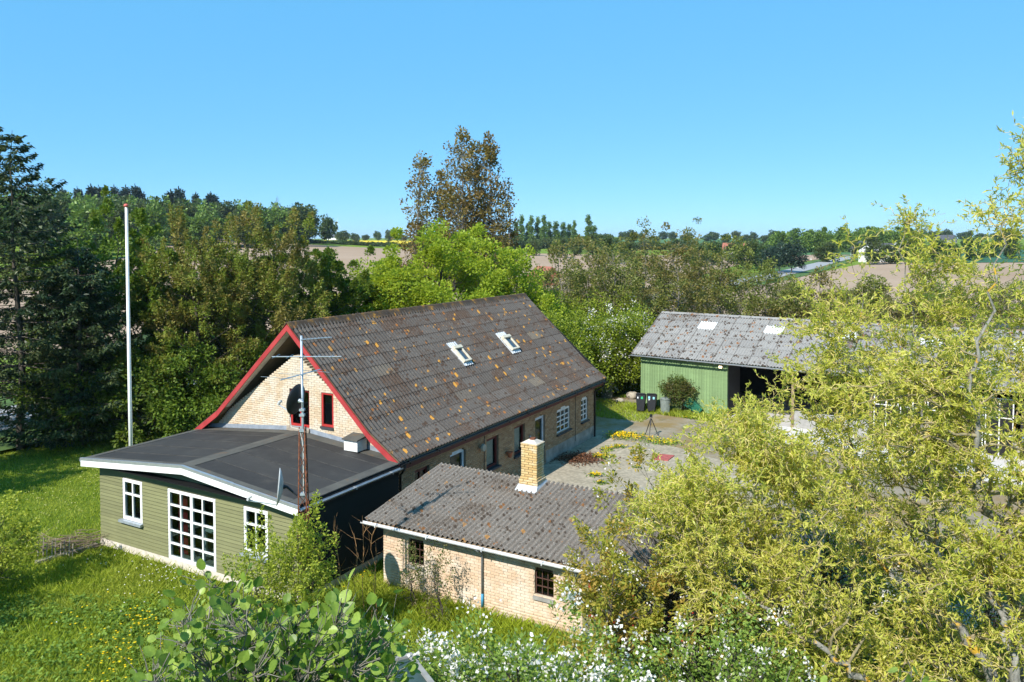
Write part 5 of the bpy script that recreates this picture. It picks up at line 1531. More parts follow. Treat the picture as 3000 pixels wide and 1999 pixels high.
# olive alders between the maple and the road, sparse
lab_a = ['right behind the maples', 'with a bare pale trunk', 'in the middle of the alder row', 'near the road bend', 'taller than its neighbours', 'next to the dark pines', 'thin one in front of the field', 'standing alone before the bare soil', 'behind the shed ridge', 'half hidden by the willow', 'beyond the shed end', 'thin one over the shed roof', 'low one hugging the maples', 'low one between its neighbours and the brick house', 'half hidden in the second row', 'in the second row before the far poplars', 'in the second row before the hedges', 'bushy one in the second row', 'bushy one screening the road', 'bushy one close to the bare soil', 'slight one seen over the third clear sheet', 'slight one seen over the fourth clear sheet', 'slight one before the dark crop', 'slight one beside the farm wing', 'slight one behind the farm wing roof', 'slight one in the open soil near the road']
al = [(1640, 735, 56), (1720, 705, 62), (1800, 722, 58), (1885, 700, 66), (1960, 712, 60), (2040, 705, 66), (2120, 735, 60), (2240, 780, 56), (2405, 800, 58), (2560, 812, 60), (2700, 800, 62), (2330, 850, 55), (1600, 760, 66), (1680, 790, 70), (1760, 770, 72), (1840, 745, 74), (1925, 730, 76), (2000, 745, 72), (2080, 760, 78), (2170, 765, 72), (2480, 835, 74), (2620, 850, 70), (2760, 840, 78), (2860, 830, 72), (2950, 820, 80), (2300, 815, 82)]
for k, (u, v, D) in enumerate(al):
    h = ztop(v, D) + (0.7 if k < 12 else -0.6)
    tree('alder', 'olive-brown alder ' + lab_a[k], 'tree', udx(u, D), D, 280 + k, (M['alder'], M['bark_pale']), h=h, rx=2.3 if k < 7 or k > 11 else 1.4, rz=h * 0.47, zc=h * 0.53, K=100 if k < 7 else 75, per=72, crad=0.42, L=0.17, W=0.13, trunk_r=0.11, nbr=70, inner=0.25, up=0.4)
# hedge of hawthorns beside the shed
hw_spots = [(1600, 44, 5.6, 2.2, 0), (1665, 47, 5.2, 2.2, 0), (1745, 48, 5.0, 2.0, 1), (1815, 49, 4.9, 2.0, 1), (1870, 51, 4.6, 1.8, 1), (1700, 54, 5.5, 2.4, 0), (1830, 56, 5.0, 2.4, 0), (1590, 52, 6.0, 2.4, 0)]
lab_w = ['leafy hawthorn behind the far end of the brick house', 'leafy hawthorn without flowers next to the maples', 'hawthorn flecked with white blossom over the meter cabinet', 'hawthorn in full white blossom beside the shed', 'white flowering hawthorn against the shed corner', 'green hawthorn behind the flowering ones', 'green hawthorn behind the shed corner', 'tall green hawthorn beneath the alders']
for k, (u, D, h, rx, bl) in enumerate(hw_spots):
    tree('hawthorn', lab_w[k], 'bush', udx(u, D), D, 310 + k, (M['hawthorn'], BK), blossom=(1700, 0.09, 0.16) if bl else None, h=h, rx=rx, rz=h * 0.52, zc=h * 0.48, K=130, per=120, crad=0.6, L=0.14, W=0.10, trunk_r=0.06, stems=3, nbr=30, inner=0.5)
# shrub at the shed wall
p = at(1995, 1211)
tree('shrub', 'bronze-green shrub growing against the shed wall', 'shrub', p[0], p[1], 330, (M['shrub_dark'], BK), h=2.0, rx=0.95, rz=0.75, zc=1.35, K=70, per=110, crad=0.30, L=0.10, W=0.06, trunk_r=0.04, stems=4, nbr=25)

# ------------------------------------------------------------------ far country
def far_proto(name, label, mat, seed, h, rx, shape='ell', K=60, per=26, crad=1.0, L=0.9, W=0.7, zc=None, rz=None, x=0, y=0, trunk=0.18, bark=None):
    return tree(name, label, 'tree', x, y, seed, (M[mat], bark or BK), h=h, rx=rx, rz=rz or h * 0.42, zc=zc or h * 0.58, K=K, per=per, crad=crad, L=L, W=W, trunk_r=trunk, shape=shape, nbr=10, inner=0.45, sides=4)
rg = np.random.default_rng(77)
def scatter(proto, spots, label, group):
    """first spot takes the prototype itself, the rest are copies with their parts"""
    for k, (x, y, s, sz) in enumerate(spots):
        if k == 0:
            proto.location = (x, y, float(terrain(x, y)) - 0.2); proto.scale = (s, s, sz); proto["label"] = label; proto["group"] = group
        else:
            copy_tree(proto, x, y, rg.uniform(0, 6.28), (s, sz), label, group, float(terrain(x, y)) - 0.2)
# wood on the hill
fw = far_proto('wood_tree', '', 'far_fresh', 400, 17, 4.6, K=80, per=34, crad=1.5, L=1.1, W=0.9)
fw2 = far_proto('wood_tree', '', 'far_green', 401, 18, 4.4, K=80, per=34, crad=1.4, L=1.1, W=0.9)
sp1, sp2 = [], []
for k in range(150):
    u = rg.uniform(-60, 900); dep = rg.uniform(0, 1)
    D = 235 + 190 * dep + max(0, (u - 300)) * 0.20
    (sp1 if k % 2 else sp2).append((udx(u, D), D, rg.uniform(0.8, 1.15), rg.uniform(0.8, 1.1)))
scatter(fw, sp1, 'fresh green broadleaf tree in the wood on the hill', 'trees of the wood on the hill')
scatter(fw2, sp2, 'deep green broadleaf tree in the wood on the hill', 'trees of the wood on the hill')
fc = far_proto('wood_conifer', '', 'far_dark', 402, 18, 3.0, 'cone', K=130, per=26, crad=0.8, L=1.0, W=0.6, zc=10, rz=9)
scatter(fc, [(udx(u, D), D, rg.uniform(1.1, 2.0), rg.uniform(0.95, 1.4)) for u, D in [(232, 400), (262, 420), (272, 405), (290, 410), (296, 422), (338, 415), (352, 420), (372, 425), (392, 430), (401, 425), (415, 430), (505, 440), (527, 435), (536, 446), (548, 440), (575, 445), (612, 450), (624, 446), (640, 450), (190, 390)]], 'dark conifer standing above the wood on the hill', 'conifers above the wood')
fg = far_proto('budding_tree', '', 'far_grey', 403, 16, 4.6, K=70, per=22, crad=1.1, L=0.7, W=0.35, bark=M['bark_pale'])
scatter(fg, [(udx(u, D), D, s, sz) for u, D, s, sz in [(840, 395, 1.0, 1.1), (880, 400, 1.05, 1.05), (640, 370, 0.7, 0.85), (812, 390, 0.35, 1.35), (905, 405, 0.8, 0.8)]], 'grey-brown tree still in bud at the edge of the wood', 'budding trees')
lone = far_proto('lone_tree', 'lone round tree beside the yellow rape field', 'far_green', 404, 12, 4.4, K=70, per=36, crad=1.2, L=0.9, W=0.75)
lone.location = (udx(957, 420), 420, float(terrain(udx(957, 420), 420))); lone.scale = (1, 1, 1.15)
# hedges at the field ends
hb = far_proto('hedge_bush', '', 'far_green', 405, 5, 4.0, K=50, per=30, crad=1.1, L=0.9, W=0.75, zc=2.3, rz=2.4)
hs = [(udx(u, 408), 408 + rg.uniform(-6, 6), rg.uniform(0.8, 1.1), rg.uniform(0.3, 0.55)) for u in np.arange(870, 1230, 22)]
hs += [(udx(u, D), D, rg.uniform(0.8, 1.2), rg.uniform(0.8, 1.3)) for u, D in [(u, 455 + rg.uniform(-10, 10)) for u in np.arange(1230, 2300, 26)]]
scatter(hb, hs, 'dark field hedge bush at the far side of the ploughed soil', 'hedge bushes at the field ends')
ft = far_proto('field_tree', '', 'far_green', 406, 11, 4.5, K=60, per=30, crad=1.2, L=1.1, W=0.9)
fs = []
for u in np.arange(1010, 3150, 30):
    D = rg.uniform(640, 1000)
    fs.append((udx(u + rg.uniform(-14, 14), D), D, rg.uniform(0.7, 1.5), rg.uniform(0.55, 1.05)))
scatter(ft, fs, 'distant field tree along the horizon', 'trees along the horizon')
fr_ = far_proto('copse_tree', '', 'far_fresh', 407, 10, 4.0, K=60, per=32, crad=1.2, L=0.9, W=0.75, zc=5.2, rz=4.8)
fs = [(udx(u, D), D, rg.uniform(0.8, 1.2), rg.uniform(0.8, 1.15)) for u, D in [(u + rg.uniform(-8, 8), 395 + rg.uniform(-12, 25)) for u in np.arange(2270, 2680, 15)]]
scatter(fr_, fs, 'fresh green copse tree beyond the pale crop', 'copse beyond the road')
fs = [(udx(u, D), D, rg.uniform(0.7, 1.1), rg.uniform(0.6, 1.0)) for u, D in [(1640, 300), (1780, 250), (1840, 270), (2040, 230), (2090, 240), (2150, 250), (2190, 215), (2240, 225), (1560, 320), (2420, 260), (2750, 330), (2830, 420), (2930, 450), (1690, 330), (1740, 340), (2560, 240), (2610, 245), (2655, 280), (2520, 300), (2700, 300), (2740, 262), (2790, 285), (2850, 270), (2900, 300), (2960, 280)]]
mt_ = far_proto('roadside_tree', '', 'far_green', 408, 9.5, 3.4, K=70, per=44, crad=0.9, L=0.6, W=0.45, zc=5, rz=4.4)
scatter(mt_, fs, 'bushy green tree scattered among the fields', 'trees among the fields')
pn = far_proto('pine_tree', '', 'far_dark', 409, 8.6, 3.0, K=70, per=44, crad=0.8, L=0.5, W=0.3, zc=5.0, rz=3.4)
scatter(pn, [(udx(u, D), D, s, s * 1.0) for u, D, s in [(2320, 190, 1.0), (2285, 196, 0.9), (2255, 186, 0.8)]], 'dark round pine beside the country road', 'pines beside the road')
lp_ = far_proto('lombardy_poplar', '', 'far_fresh', 410, 21, 2.0, 'cone', K=70, per=26, crad=0.9, L=1.0, W=0.7, zc=11, rz=10)
scatter(lp_, [(udx(u, D), D, s, sz) for u, D, s, sz in [(1528, 500, 1, 1), (1545, 505, .7, .75), (1556, 500, 1, .98), (1575, 505, 1, .95), (1594, 500, 1.05, 1.0), (1609, 510, .9, .82), (1628, 505, 1.3, .82), (1650, 510, 1.1, .8), (1668, 515, 1.0, .75), (1682, 500, .8, .85), (1724, 480, 1.1, 1.0), (1512, 510, .9, .8), (1740, 500, 1.2, .7)]], 'slim far poplar in the row above the hedges', 'row of far poplars')

# far farms
def farmhouse(x, y, rz, w, l, he, hr, wall, roof, label, wins=2, gm=None):
    f = empty('farmhouse', (x, y, float(terrain(x, y)) - 0.1), rz, label, 'farmhouse')
    MB().box(-w / 2, w / 2, -l / 2, l / 2, 0, he).build('wall', wall, f)
    MB().prism([(-w / 2, he), (w / 2, he), (0, hr)], -l / 2, l / 2).build('gable', gm or wall, f)
    MB().prism([(-w / 2 - .4, he - .25), (0, hr + .1), (w / 2 + .4, he - .25), (w / 2 + .4, he + .05), (0, hr + .45), (-w / 2 - .4, he + .05)], -l / 2 - .4, l / 2 + .4).build('roof', roof, f)
    for k in range(wins):
        x0 = -w / 2 + w * (k + 0.5) / wins
        MB().box(x0 - 0.5, x0 + 0.5, -l / 2 - 0.06, -l / 2 - 0.01, he * 0.35, he * 0.85).build('window', M['dark_paint'], f)
    return f
wh = simple('far_white', (0.74, 0.72, 0.68), 0.9); dkr = simple('far_dark_roof', (0.07, 0.07, 0.08), 0.8); rdr = simple('far_red_roof', (0.30, 0.11, 0.07), 0.8)
f1 = farmhouse(udx(2628, 290), 300, 0.35, 6.5, 10, 2.6, 5.6, wh, dkr, 'far farmhouse with dark gable edged in white', gm=simple('far_dark_gable', (0.04, 0.045, 0.06), 0.8))
MB().prism([(-3.6, 2.4), (0, 5.8), (3.6, 2.4), (3.6, 2.8), (0, 6.25), (-3.6, 2.8)], -5.6, -5.45).build('white_bargeboard', wh, f1)
farmhouse(udx(2583, 255), 262, 0.2, 6, 6, 3.6, 5.2, wh, simple('far_pale_roof', (0.66, 0.63, 0.58), 0.8), 'far white barn beside the dark gabled farmhouse', 3)
farmhouse(udx(2540, 330), 330, 0.1, 8, 12, 3.2, 6.0, wh, dkr, 'small far cottage at the end of the road')
farmhouse(udx(2770, 640), 640, 0.6, 8, 14, 3, 6.5, simple('far_grey_wall', (0.35, 0.33, 0.30), 0.9), dkr, 'distant barn among the horizon trees', 3)
farmhouse(udx(2155, 330), 330, 1.2, 7, 10, 3, 5.5, wh, rdr, 'far house half hidden by the roadside trees')
farmhouse(udx(985, 1150), 1150, 1.2, 9, 26, 4.5, 8, wh, dkr, 'long distant white farm above the rape field', 3)
farmhouse(udx(1605, 135), 150, 0.5, 3.6, 5, 2.0, 3.4, simple('far_brick', (0.30, 0.12, 0.07), 0.9), rdr, 'red brick house behind the maples and alders')
tx, ty = udx(988, 1900), 1900
wt = empty('wind_turbine', (tx, ty, float(terrain(tx, ty))), 0, 'tiny white wind turbine above the yellow field', 'wind turbine')
MB().tube([(0, 0, 0), (0, 0, 42)], [1.2, 0.7], 8).build('tower', wh, wt)
MB().box(-0.8, 0.8, -2.5, 1.5, 41.5, 43.2).build('nacelle', wh, wt)
for k in range(3):
    an = 0.3 + 2.094 * k
    MB().tube([(0, -2.7, 42.3), (19 * math.sin(an), -2.7, 42.3 + 19 * math.cos(an))], [0.55, 0.12], 5).build('blade', wh, wt)
# white marker posts along the road
for k, (u, v, D) in enumerate([(2376, 768, 280), (2450, 758, 330), (2338, 795, 215)]):
    x_, y_ = udx(u, D), D
    z_ = float(terrain(x_, y_))
    o = empty('marker_post', (x_, y_, z_), 0, 'white marker post on the road verge', 'post', 'marker posts along the road')
    MB().box(-0.12, 0.12, -0.08, 0.08, 0, 1.0).build('post_body', wh, o); MB().box(-0.125, 0.125, -0.085, 0.085, 0.75, 0.87).build('band', M['dark_paint'], o)

# ------------------------------------------------------------------ corkscrew willow
def contorted(rng, p, d, length, step, twist, sag=0.0):
    """a line that corkscrews as it grows"""
    n = max(4, int(length / step))
    pts = [np.array(p, float)]
    d = unit(np.array(d, float))
    ph = rng.uniform(0, 6.28); w = rng.uniform(0.9, 1.5)
    a = unit(np.cross(d, rng.normal(size=3))); b = np.cross(d, a)
    for i in range(n):
        cur = unit(d + (a * math.cos(ph + i * w) + b * math.sin(ph + i * w)) * twist + rng.normal(0, 0.12, 3))
        d = unit(d + np.array([0, 0, -sag]) + rng.normal(0, 0.05, 3))
        pts.append(pts[-1] + cur * step)
    return np.array(pts)

def willow():
    rng = np.random.default_rng(900)
    base = np.array([7.3, 11.6, 0.0])
    t = empty('corkscrew_willow', tuple(base), 0, 'big yellow-green corkscrew willow with lichened limbs in front of the yard', 'willow')
    limbs = []
    def limb(pts, r0, r1):
        pts = [np.array(p, float) for p in pts]
        P = np.array(pts)
        tt = np.linspace(0, len(P) - 1, (len(P) - 1) * 5 + 1)
        Q = np.column_stack([np.interp(tt, np.arange(len(P)), P[:, k]) for k in range(3)])
        for _ in range(3): Q[1:-1] = (Q[:-2] + Q[1:-1] * 2 + Q[2:]) / 4
        Q[1:-1] += rng.normal(0, 0.05, (len(Q) - 2, 3))
        limbs.append((Q, r1 + (r0 - r1) * (1 - np.linspace(0, 1, len(Q))) ** 1.6))
    g0 = base
    limb([g0, atd(3010, 2000, 11.8), atd(2935, 1560, 11.6), atd(2862, 1410, 11.4), atd(2850, 1180, 11.2), atd(2905, 850, 11.2), atd(2950, 640, 11.0)], 0.15, 0.008)
    limb([g0, atd(2945, 2010, 11.4), atd(2780, 1805, 11.6), atd(2650, 1720, 12.2), atd(2540, 1600, 12.8), atd(2330, 1420, 13.4), atd(2160, 1300, 13.8)], 0.12, 0.010)
    limb([g0 + np.array([-0.5, 0.2, 0]), atd(2540, 2010, 12.0), atd(2400, 1880, 12.4), atd(2250, 1720, 12.8), atd(2150, 1600, 13.2), atd(2010, 1500, 13.4)], 0.10, 0.008)
    limb([g0, atd(3000, 1800, 11.2), atd(2880, 1740, 11.4), atd(2760, 1690, 11.8), atd(2620, 1660, 12.4), atd(2500, 1440, 13.0), atd(2480, 1150, 13.2), atd(2530, 880, 13.2)], 0.10, 0.008)
    limb([g0 + np.array([-0.3, 0.5, 0]), atd(2800, 2005, 12.6), atd(2770, 1830, 12.8), atd(2760, 1600, 13.2), atd(2700, 1250, 13.6), atd(2660, 900, 13.6), atd(2650, 690, 13.4)], 0.09, 0.008)
    limb([g0 + np.array([0.3, -0.4, 0]), atd(2990, 2000, 10.6), atd(2950, 1880, 10.8), atd(2900, 1750, 11.2), atd(2930, 1500, 11.6), atd(3010, 1100, 11.8), atd(3060, 500, 11.6)], 0.10, 0.008)
    limb([g0 + np.array([-0.4, -0.3, 0]), atd(2600, 2020, 11.4), atd(2480, 1960, 11.4), atd(2330, 1850, 11.6), atd(2200, 1750, 12.0), atd(2040, 1640, 12.6)], 0.08, 0.02)
    allp = np.concatenate([q[6:] for q, r in limbs]); allr = np.concatenate([r[6:] for q, r in limbs])
    # targets through the crown's volume
    N = 570
    c, R = np.array([7.9, 12.9, 5.0]), np.array([6.0, 2.6, 4.35])
    d = unit(rng.normal(size=(N * 6, 3))); q = rng.uniform(0.25, 1, N * 6) ** (1 / 2.4)
    T = c + d * q[:, None] * R
    T = T[(T[:, 2] > 1.4) & (T[:, 0] < 9.6)]
    # the crown thins out towards its top
    T = T[rng.uniform(0, 1, len(T)) > np.clip((T[:, 2] - 7.6) / 3.0, 0, 0.6)][:int(N * 1.25)]
    # its outline towards the yard, as (height, x at the crown's middle depth)
    edge = np.interp(T[:, 2], [0.0, 4.4, 5.6, 6.35, 6.75, 7.3, 8.5, 9.6], [1.6, 1.85, 2.1, 2.9, 4.3, 4.6, 4.8, 5.4])
    T = T[T[:, 0] * 12.9 / T[:, 1] > edge]
    T = T[(T[:, 2] > 4.3) | (rng.uniform(0, 1, len(T)) < 0.45)]
    T = T[(T[:, 2] < 6.9) | (T[:, 2] > 8.4) | (rng.uniform(0, 1, len(T)) < 0.55)]
    extra = np.array([atd(u, v, D) for u, v, D in [(2990, 420, 11.6), (2975, 480, 11.6), (2950, 520, 11.6), (3005, 560, 11.6), (2985, 640, 11.5), (2960, 680, 11.3), (2650, 620, 13.4), (2680, 640, 13.4), (2700, 690, 13.4), (2640, 700, 13.4), (2890, 620, 11.3), (2920, 640, 11.2), (2480, 690, 13.2)]])
    T = np.concatenate([T, extra])
    sec, twig, LP, LA = [], [], [], []
    for p in T:
        dist = np.linalg.norm((allp - p) * np.array([1, 1, 1.0]), axis=1) + np.clip(allp[:, 2] - p[2], 0, 9) * 1.5
        k = int(np.argmin(dist + rng.uniform(0, 0.8, len(dist))))
        s = allp[k]
        ln = np.linalg.norm(p - s)
        if ln < 0.3: continue
        n = max(5, int(ln / 0.16))
        w = wiggle(rng, s, p, n, 0.0)
        tt = np.linspace(0, 1, n)
        ph = rng.uniform(0, 6.28); a = unit(np.cross(p - s, rng.normal(size=3))); b = unit(np.cross(p - s, a))
        amp = 0.055 + 0.02 * ln
        w += (a[None] * np.cos(ph + tt * ln * 7)[:, None] + b[None] * np.sin(ph + tt * ln * 7)[:, None]) * (amp * np.sin(np.pi * np.clip(tt * 1.1, 0, 1)))[:, None]
        w[:, 2] += 0.18 * ln * np.sin(np.pi * tt) * 0.5
        r0 = min(0.028, allr[k] * 0.7)
        sec.append((w, r0 * (1 - 0.75 * tt)))
        for j in range(rng.integers(10, 14)):
            f = rng.uniform(0.30, 1.0); i = min(n - 2, int(f * (n - 1)))
            dd = unit(unit(w[i + 1] - w[i]) * 0.5 + rng.normal(0, 0.65, 3) + np.array([-0.05, -0.05, 0.35]))
            tw = contorted(rng, w[i], dd, rng.uniform(0.35, 0.95), 0.055, 0.75, sag=0.045)
            twig.append((tw, np.linspace(0.008, 0.0028, len(tw))))
            m = len(tw)
            nl = rng.integers(17, 28)
            fi = rng.uniform(0.15, 1, nl) * (m - 1.01); ii = fi.astype(int)
            P = tw[ii] + (tw[ii + 1] - tw[ii]) * (fi - ii)[:, None]
            LP.append(P); LA.append(unit(unit(tw[ii + 1] - tw[ii]) * 0.7 + rng.normal(0, 0.6, (nl, 3)) + np.array([0, 0, 0.1])))
    rel = base
    L = [(q - rel, r) for q, r in limbs]
    link('trunk', tubes_mesh('trunk', L, 9), t, M['bark_lichen'])
    tag(link('branches', tubes_mesh('branches', [(q - rel, r) for q, r in sec], 5), t, M['twig_willow_bark']), kind='stuff')
    tag(link('twigs', tubes_mesh('twigs', [(q - rel, r) for q, r in twig], 3), t, M['twig']), kind='stuff')
    P = np.concatenate(LP) - rel; A = np.concatenate(LA)
    V, F = leaves_np(rng, P, A, 0.088, 0.025, 0.5, fold=0.25)
    link('crown', np_mesh('crown', V, F), t, M['willow'])
    return t
M['twig_willow_bark'] = bark_mat('willow_branch_bark', (0.15, 0.12, 0.07), (0.34, 0.29, 0.17), (0.40, 0.25, 0.04), 0.66, 4.0)
willow()

# ------------------------------------------------------------------ foreground trees and shrubs
def bloom_tree(name, label, x, y, seed, h, rx, rz, zc, K, per, L, W, mat, nblossom, bsize, crad=0.32, ry=None, shoots=0.0, trunk_r=0.08):
    return tree(name, label, 'tree', x, y, seed, (M[mat], M['bark']), blossom=(nblossom, bsize, 0.06) if nblossom else None, h=h, rx=rx, rz=rz, zc=zc, K=K, per=per, crad=crad, L=L, W=W, trunk_r=trunk_r, ry=ry, nbr=K, up=0.45, shoots=shoots, inner=0.45)
bloom_tree('cherry_tree', 'young-leaved cherry in white blossom over the outbuilding roof', 3.0, 15.2, 501, 4.9, 1.75, 1.75, 3.2, 150, 84, 0.098, 0.044, 'cherry', 3000, 0.036, shoots=0.35)
bloom_tree('cherry_tree', 'small cherry with bronze young leaves and few flowers beside the red-framed windows', 1.9, 14.2, 502, 3.7, 1.0, 1.2, 2.4, 70, 80, 0.098, 0.044, 'cherry', 800, 0.034, shoots=0.35)
bloom_tree('apple_tree', 'apple tree crowded with white blossom in front of the brick wall', -0.1, 9.8, 503, 4.5, 1.8, 1.15, 3.3, 190, 80, 0.066, 0.040, 'apple', 5000, 0.050, crad=0.26, ry=1.3)
bloom_tree('apple_tree', 'white flowering apple tree beneath the willow limbs', 3.2, 11.0, 504, 3.8, 1.6, 1.3, 2.6, 120, 76, 0.066, 0.040, 'apple', 1300, 0.046, crad=0.28)
bloom_tree('apple_tree', 'white flowering apple tree glimpsed behind the willow', 6.2, 14.6, 505, 4.4, 1.9, 1.5, 3.1, 130, 70, 0.066, 0.040, 'apple', 3000, 0.046, crad=0.3)
bloom_tree('apple_tree', 'green apple tree behind the willow trunk', 8.9, 14.2, 506, 3.9, 1.6, 1.6, 2.3, 110, 76, 0.07, 0.044, 'herb', 500, 0.036, crad=0.3)
bloom_tree('plum_tree', 'leafy plum bush filling the ground under the willow', 5.2, 12.4, 507, 2.6, 2.0, 1.2, 1.4, 120, 76, 0.07, 0.044, 'herb', 700, 0.034, crad=0.3, trunk_r=0.05)

# big ribbed leaves: alder shoots just under the camera
def ribbed_leaf(n_rib=7, nx=4):
    """one broad toothed leaf, unit length, pleated along its veins"""
    ny = n_rib * 2
    V, F = [], []
    for j in range(ny + 1):
        t = j / ny
        w = 0.47 * math.sin(math.pi * min(1, t ** 0.85)) ** 0.62 if 0 < t < 1 else 0.0
        for i in range(-nx, nx + 1):
            s = i / nx
            pl = 0.032 * (1 if j % 2 else -1) * abs(s) * (1 if w > 0.1 else 0)
            V.append((s * w, t - 0.10 * abs(s) * (1 - t) + 0.10 * abs(s) * w, 0.16 * abs(s) * w + pl - 0.10 * t * t))
    m = 2 * nx + 1
    for j in range(ny):
        for i in range(m - 1):
            F.append((j * m + i, j * m + i + 1, (j + 1) * m + i + 1, (j + 1) * m + i))
    return np.array(V), np.array(F)
g = G('ribbed_leaf')
r_ = g.rand()
c_ = g.ramp(r_, [(0, (0.10, 0.17, 0.025)), (0.6, (0.23, 0.34, 0.05)), (1, (0.42, 0.52, 0.10))])
c_ = g.mix(g.ramp(g.noise(60, 3), [(0.4, 0.25), (0.6, 0.0)]), c_, (0.07, 0.12, 0.02))
p_ = g.n("ShaderNodeBsdfPrincipled"); g.put(p_.inputs["Base Color"], c_); p_.inputs["Roughness"].default_value = 0.4; p_.inputs["Specular IOR Level"].default_value = 0.3
t_ = g.n("ShaderNodeBsdfTranslucent"); g.put(t_.inputs["Color"], g.mix(0.5, c_, (0.30, 0.42, 0.03)))
m_ = g.n("ShaderNodeMixShader"); m_.inputs[0].default_value = 0.36
g.t.links.new(p_.outputs[0], m_.inputs[1]); g.t.links.new(t_.outputs[0], m_.inputs[2]); g.t.links.new(m_.outputs[0], g.out.inputs[0])
M['ribbed'] = g.m
LEAF_V, LEAF_F = ribbed_leaf()
def ribbed_tree(name, label, base, tips, seed, lo=0.055, hi=0.10, per=9, cluster=0.16):
    """leafy shoots ending at the given tips, every leaf pleated; stems run down to the ground"""
    rng = np.random.default_rng(seed)
    t = empty(name, (base[0], base[1], 0), 0, label, 'tree')
    b0 = np.array([base[0], base[1], 0.0])
    lines = []; fork = b0 + np.array([0, 0, 5.2])
    lines.append((wiggle(rng, np.zeros(3), fork - b0, 8, 0.015), np.linspace(0.09, 0.055, 8)))
    Vs, Fs, k = [], [], 0
    for tip in tips:
        tip = np.array(tip, float)
        w = wiggle(rng, fork - b0 + rng.normal(0, 0.25, 3) * np.array([1, 1, 1.2]), tip - b0, 9, 0.035)
        lines.append((w, np.linspace(0.013, 0.003, 9)))
        for j in range(per):
            f = 1 - rng.uniform(0, 0.42) ** 1.2; i = min(7, int(f * 8))
            p = w[i] + (w[i + 1] - w[i]) * (f * 8 - i) + rng.normal(0, cluster * 0.45, 3)
            lines.append((np.array([w[i], (w[i] + p) / 2 + rng.normal(0, 0.01, 3), p]), [0.0035, 0.003, 0.002]))
            d = unit(unit(p - w[i]) + np.array([0, 0, 0.15]) + rng.normal(0, 0.45, 3))
            nr = unit(np.array([-0.15, -0.25, 1.0]) + rng.normal(0, 0.65, 3))
            s = unit(np.cross(d, nr)); nr = np.cross(s, d)
            L = rng.uniform(lo, hi)
            Vs.append(p + (LEAF_V[:, :1] * s + LEAF_V[:, 1:2] * d + LEAF_V[:, 2:3] * nr) * L * np.array([1, 1, 1])); Fs.append(LEAF_F + k); k += len(LEAF_V)
    link('trunk', tubes_mesh('trunk', lines, 5), t, M['bark_pale'])
    link('crown', np_mesh('crown', np.concatenate(Vs), np.concatenate(Fs), True), t, M['ribbed'])
    return t
rt = np.random.default_rng(600)
tips = []
# crown outline as the photograph shows it, spread over real depth
for u, v in [(610, 1700), (575, 1760), (660, 1730), (520, 1800), (640, 1790), (700, 1800), (760, 1790), (720, 1750), (800, 1840), (770, 1880), (900, 1790), (880, 1850), (960, 1760), (1000, 1750), (980, 1800), (1050, 1830), (1090, 1790), (940, 1840), (840, 1910), (700, 1900), (620, 1860), (560, 1890), (500, 1910), (450, 1960), (540, 1960), (640, 1950), (740, 1960), (830, 1975), (920, 1930), (1010, 1900), (1090, 1900), (990, 1960), (400, 1990), (470, 1995), (1130, 1960), (1050, 1990), (600, 2020), (700, 2040), (800, 2060), (900, 2040), (1000, 2050), (1120, 1830), (1160, 1880), (1080, 1860), (1180, 1960), (1020, 1820), (860, 1800), (930, 1880), (1100, 1940)]:
    tips.append(atd(u + rt.uniform(-25, 25), v + rt.uniform(-20, 20), rt.uniform(4.6, 6.0)))
    tips.append(atd(u + rt.uniform(-70, 70), v + rt.uniform(30, 110), rt.uniform(4.8, 6.4)))
ribbed_tree('alder_shoots', 'broad-leaved tree with big ribbed leaves overhanging the glazed garden frame', (-1.75, 5.4), tips, 601, 0.042, 0.088, 28)
ribbed_tree('alder_shoots', 'single slender shoot with ribbed leaves in front of the willow limbs', (1.95, 5.3), [atd(u, v, 5.3) for u, v in [(2320, 1950), (2345, 1985), (2440, 1985), (2290, 2020)]], 602, 0.05, 0.09, 5)
ribbed_tree('alder_shoots', 'slender shoot with a few ribbed leaves beside the willow trunk', (2.75, 5.4), [atd(u, v, 5.4) for u, v in [(2660, 1935), (2710, 1960), (2650, 2010)]], 603, 0.05, 0.085, 5)

# shrub climbing at the foot of the mast, and others
def shrub(name, label, x, y, seed, h, rx, K, per, L, W, mat, stems=4, rz=None, zc=None, shoots=0.4, crad=0.28, bark='bark', cat='shrub', group=None):
    return tree(name, label, cat, x, y, seed, (M[mat], M[bark]), group=group, h=h, rx=rx, rz=rz or h * 0.48, zc=zc or h * 0.52, K=K, per=per, crad=crad, L=L, W=W, trunk_r=0.035, stems=stems, nbr=K, up=0.4, shoots=shoots, inner=0.3)
p = at(890, 1800)
shrub('privet_bush', 'yellow-green upright shrub growing round the foot of the mast', -4.55, 16.7, 610, 3.6, 0.55, 80, 80, 0.07, 0.042, 'shrub', shoots=0.45)
shrub('privet_bush', 'loose green shrub in front of the white window', -5.5, 16.9, 611, 3.1, 0.75, 70, 64, 0.07, 0.042, 'shrub', shoots=0.6)
shrub('privet_bush', 'low dense shrub beside the mast', -4.9, 16.0, 612, 2.0, 0.95, 70, 50, 0.055, 0.032, 'herb', shoots=0.2)
shrub('privet_bush', 'low dense shrub below the bare stems', -3.6, 15.9, 613, 1.6, 1.0, 70, 50, 0.055, 0.03, 'herb', shoots=0.2)
a1 = ow(1.9, -0.55)
shrub('young_tree', 'thin leafy sapling in front of the brick wall beside the iron window', a1[0], a1[1], 614, 1.85, 0.30, 26, 34, 0.06, 0.03, 'shrub_dark', stems=2, shoots=0.4)
a1 = ow(2.75, -0.7)
shrub('young_tree', 'second thin sapling in front of the brick wall', a1[0], a1[1], 615, 1.9, 0.35, 30, 34, 0.06, 0.03, 'shrub_dark', stems=2, shoots=0.4)
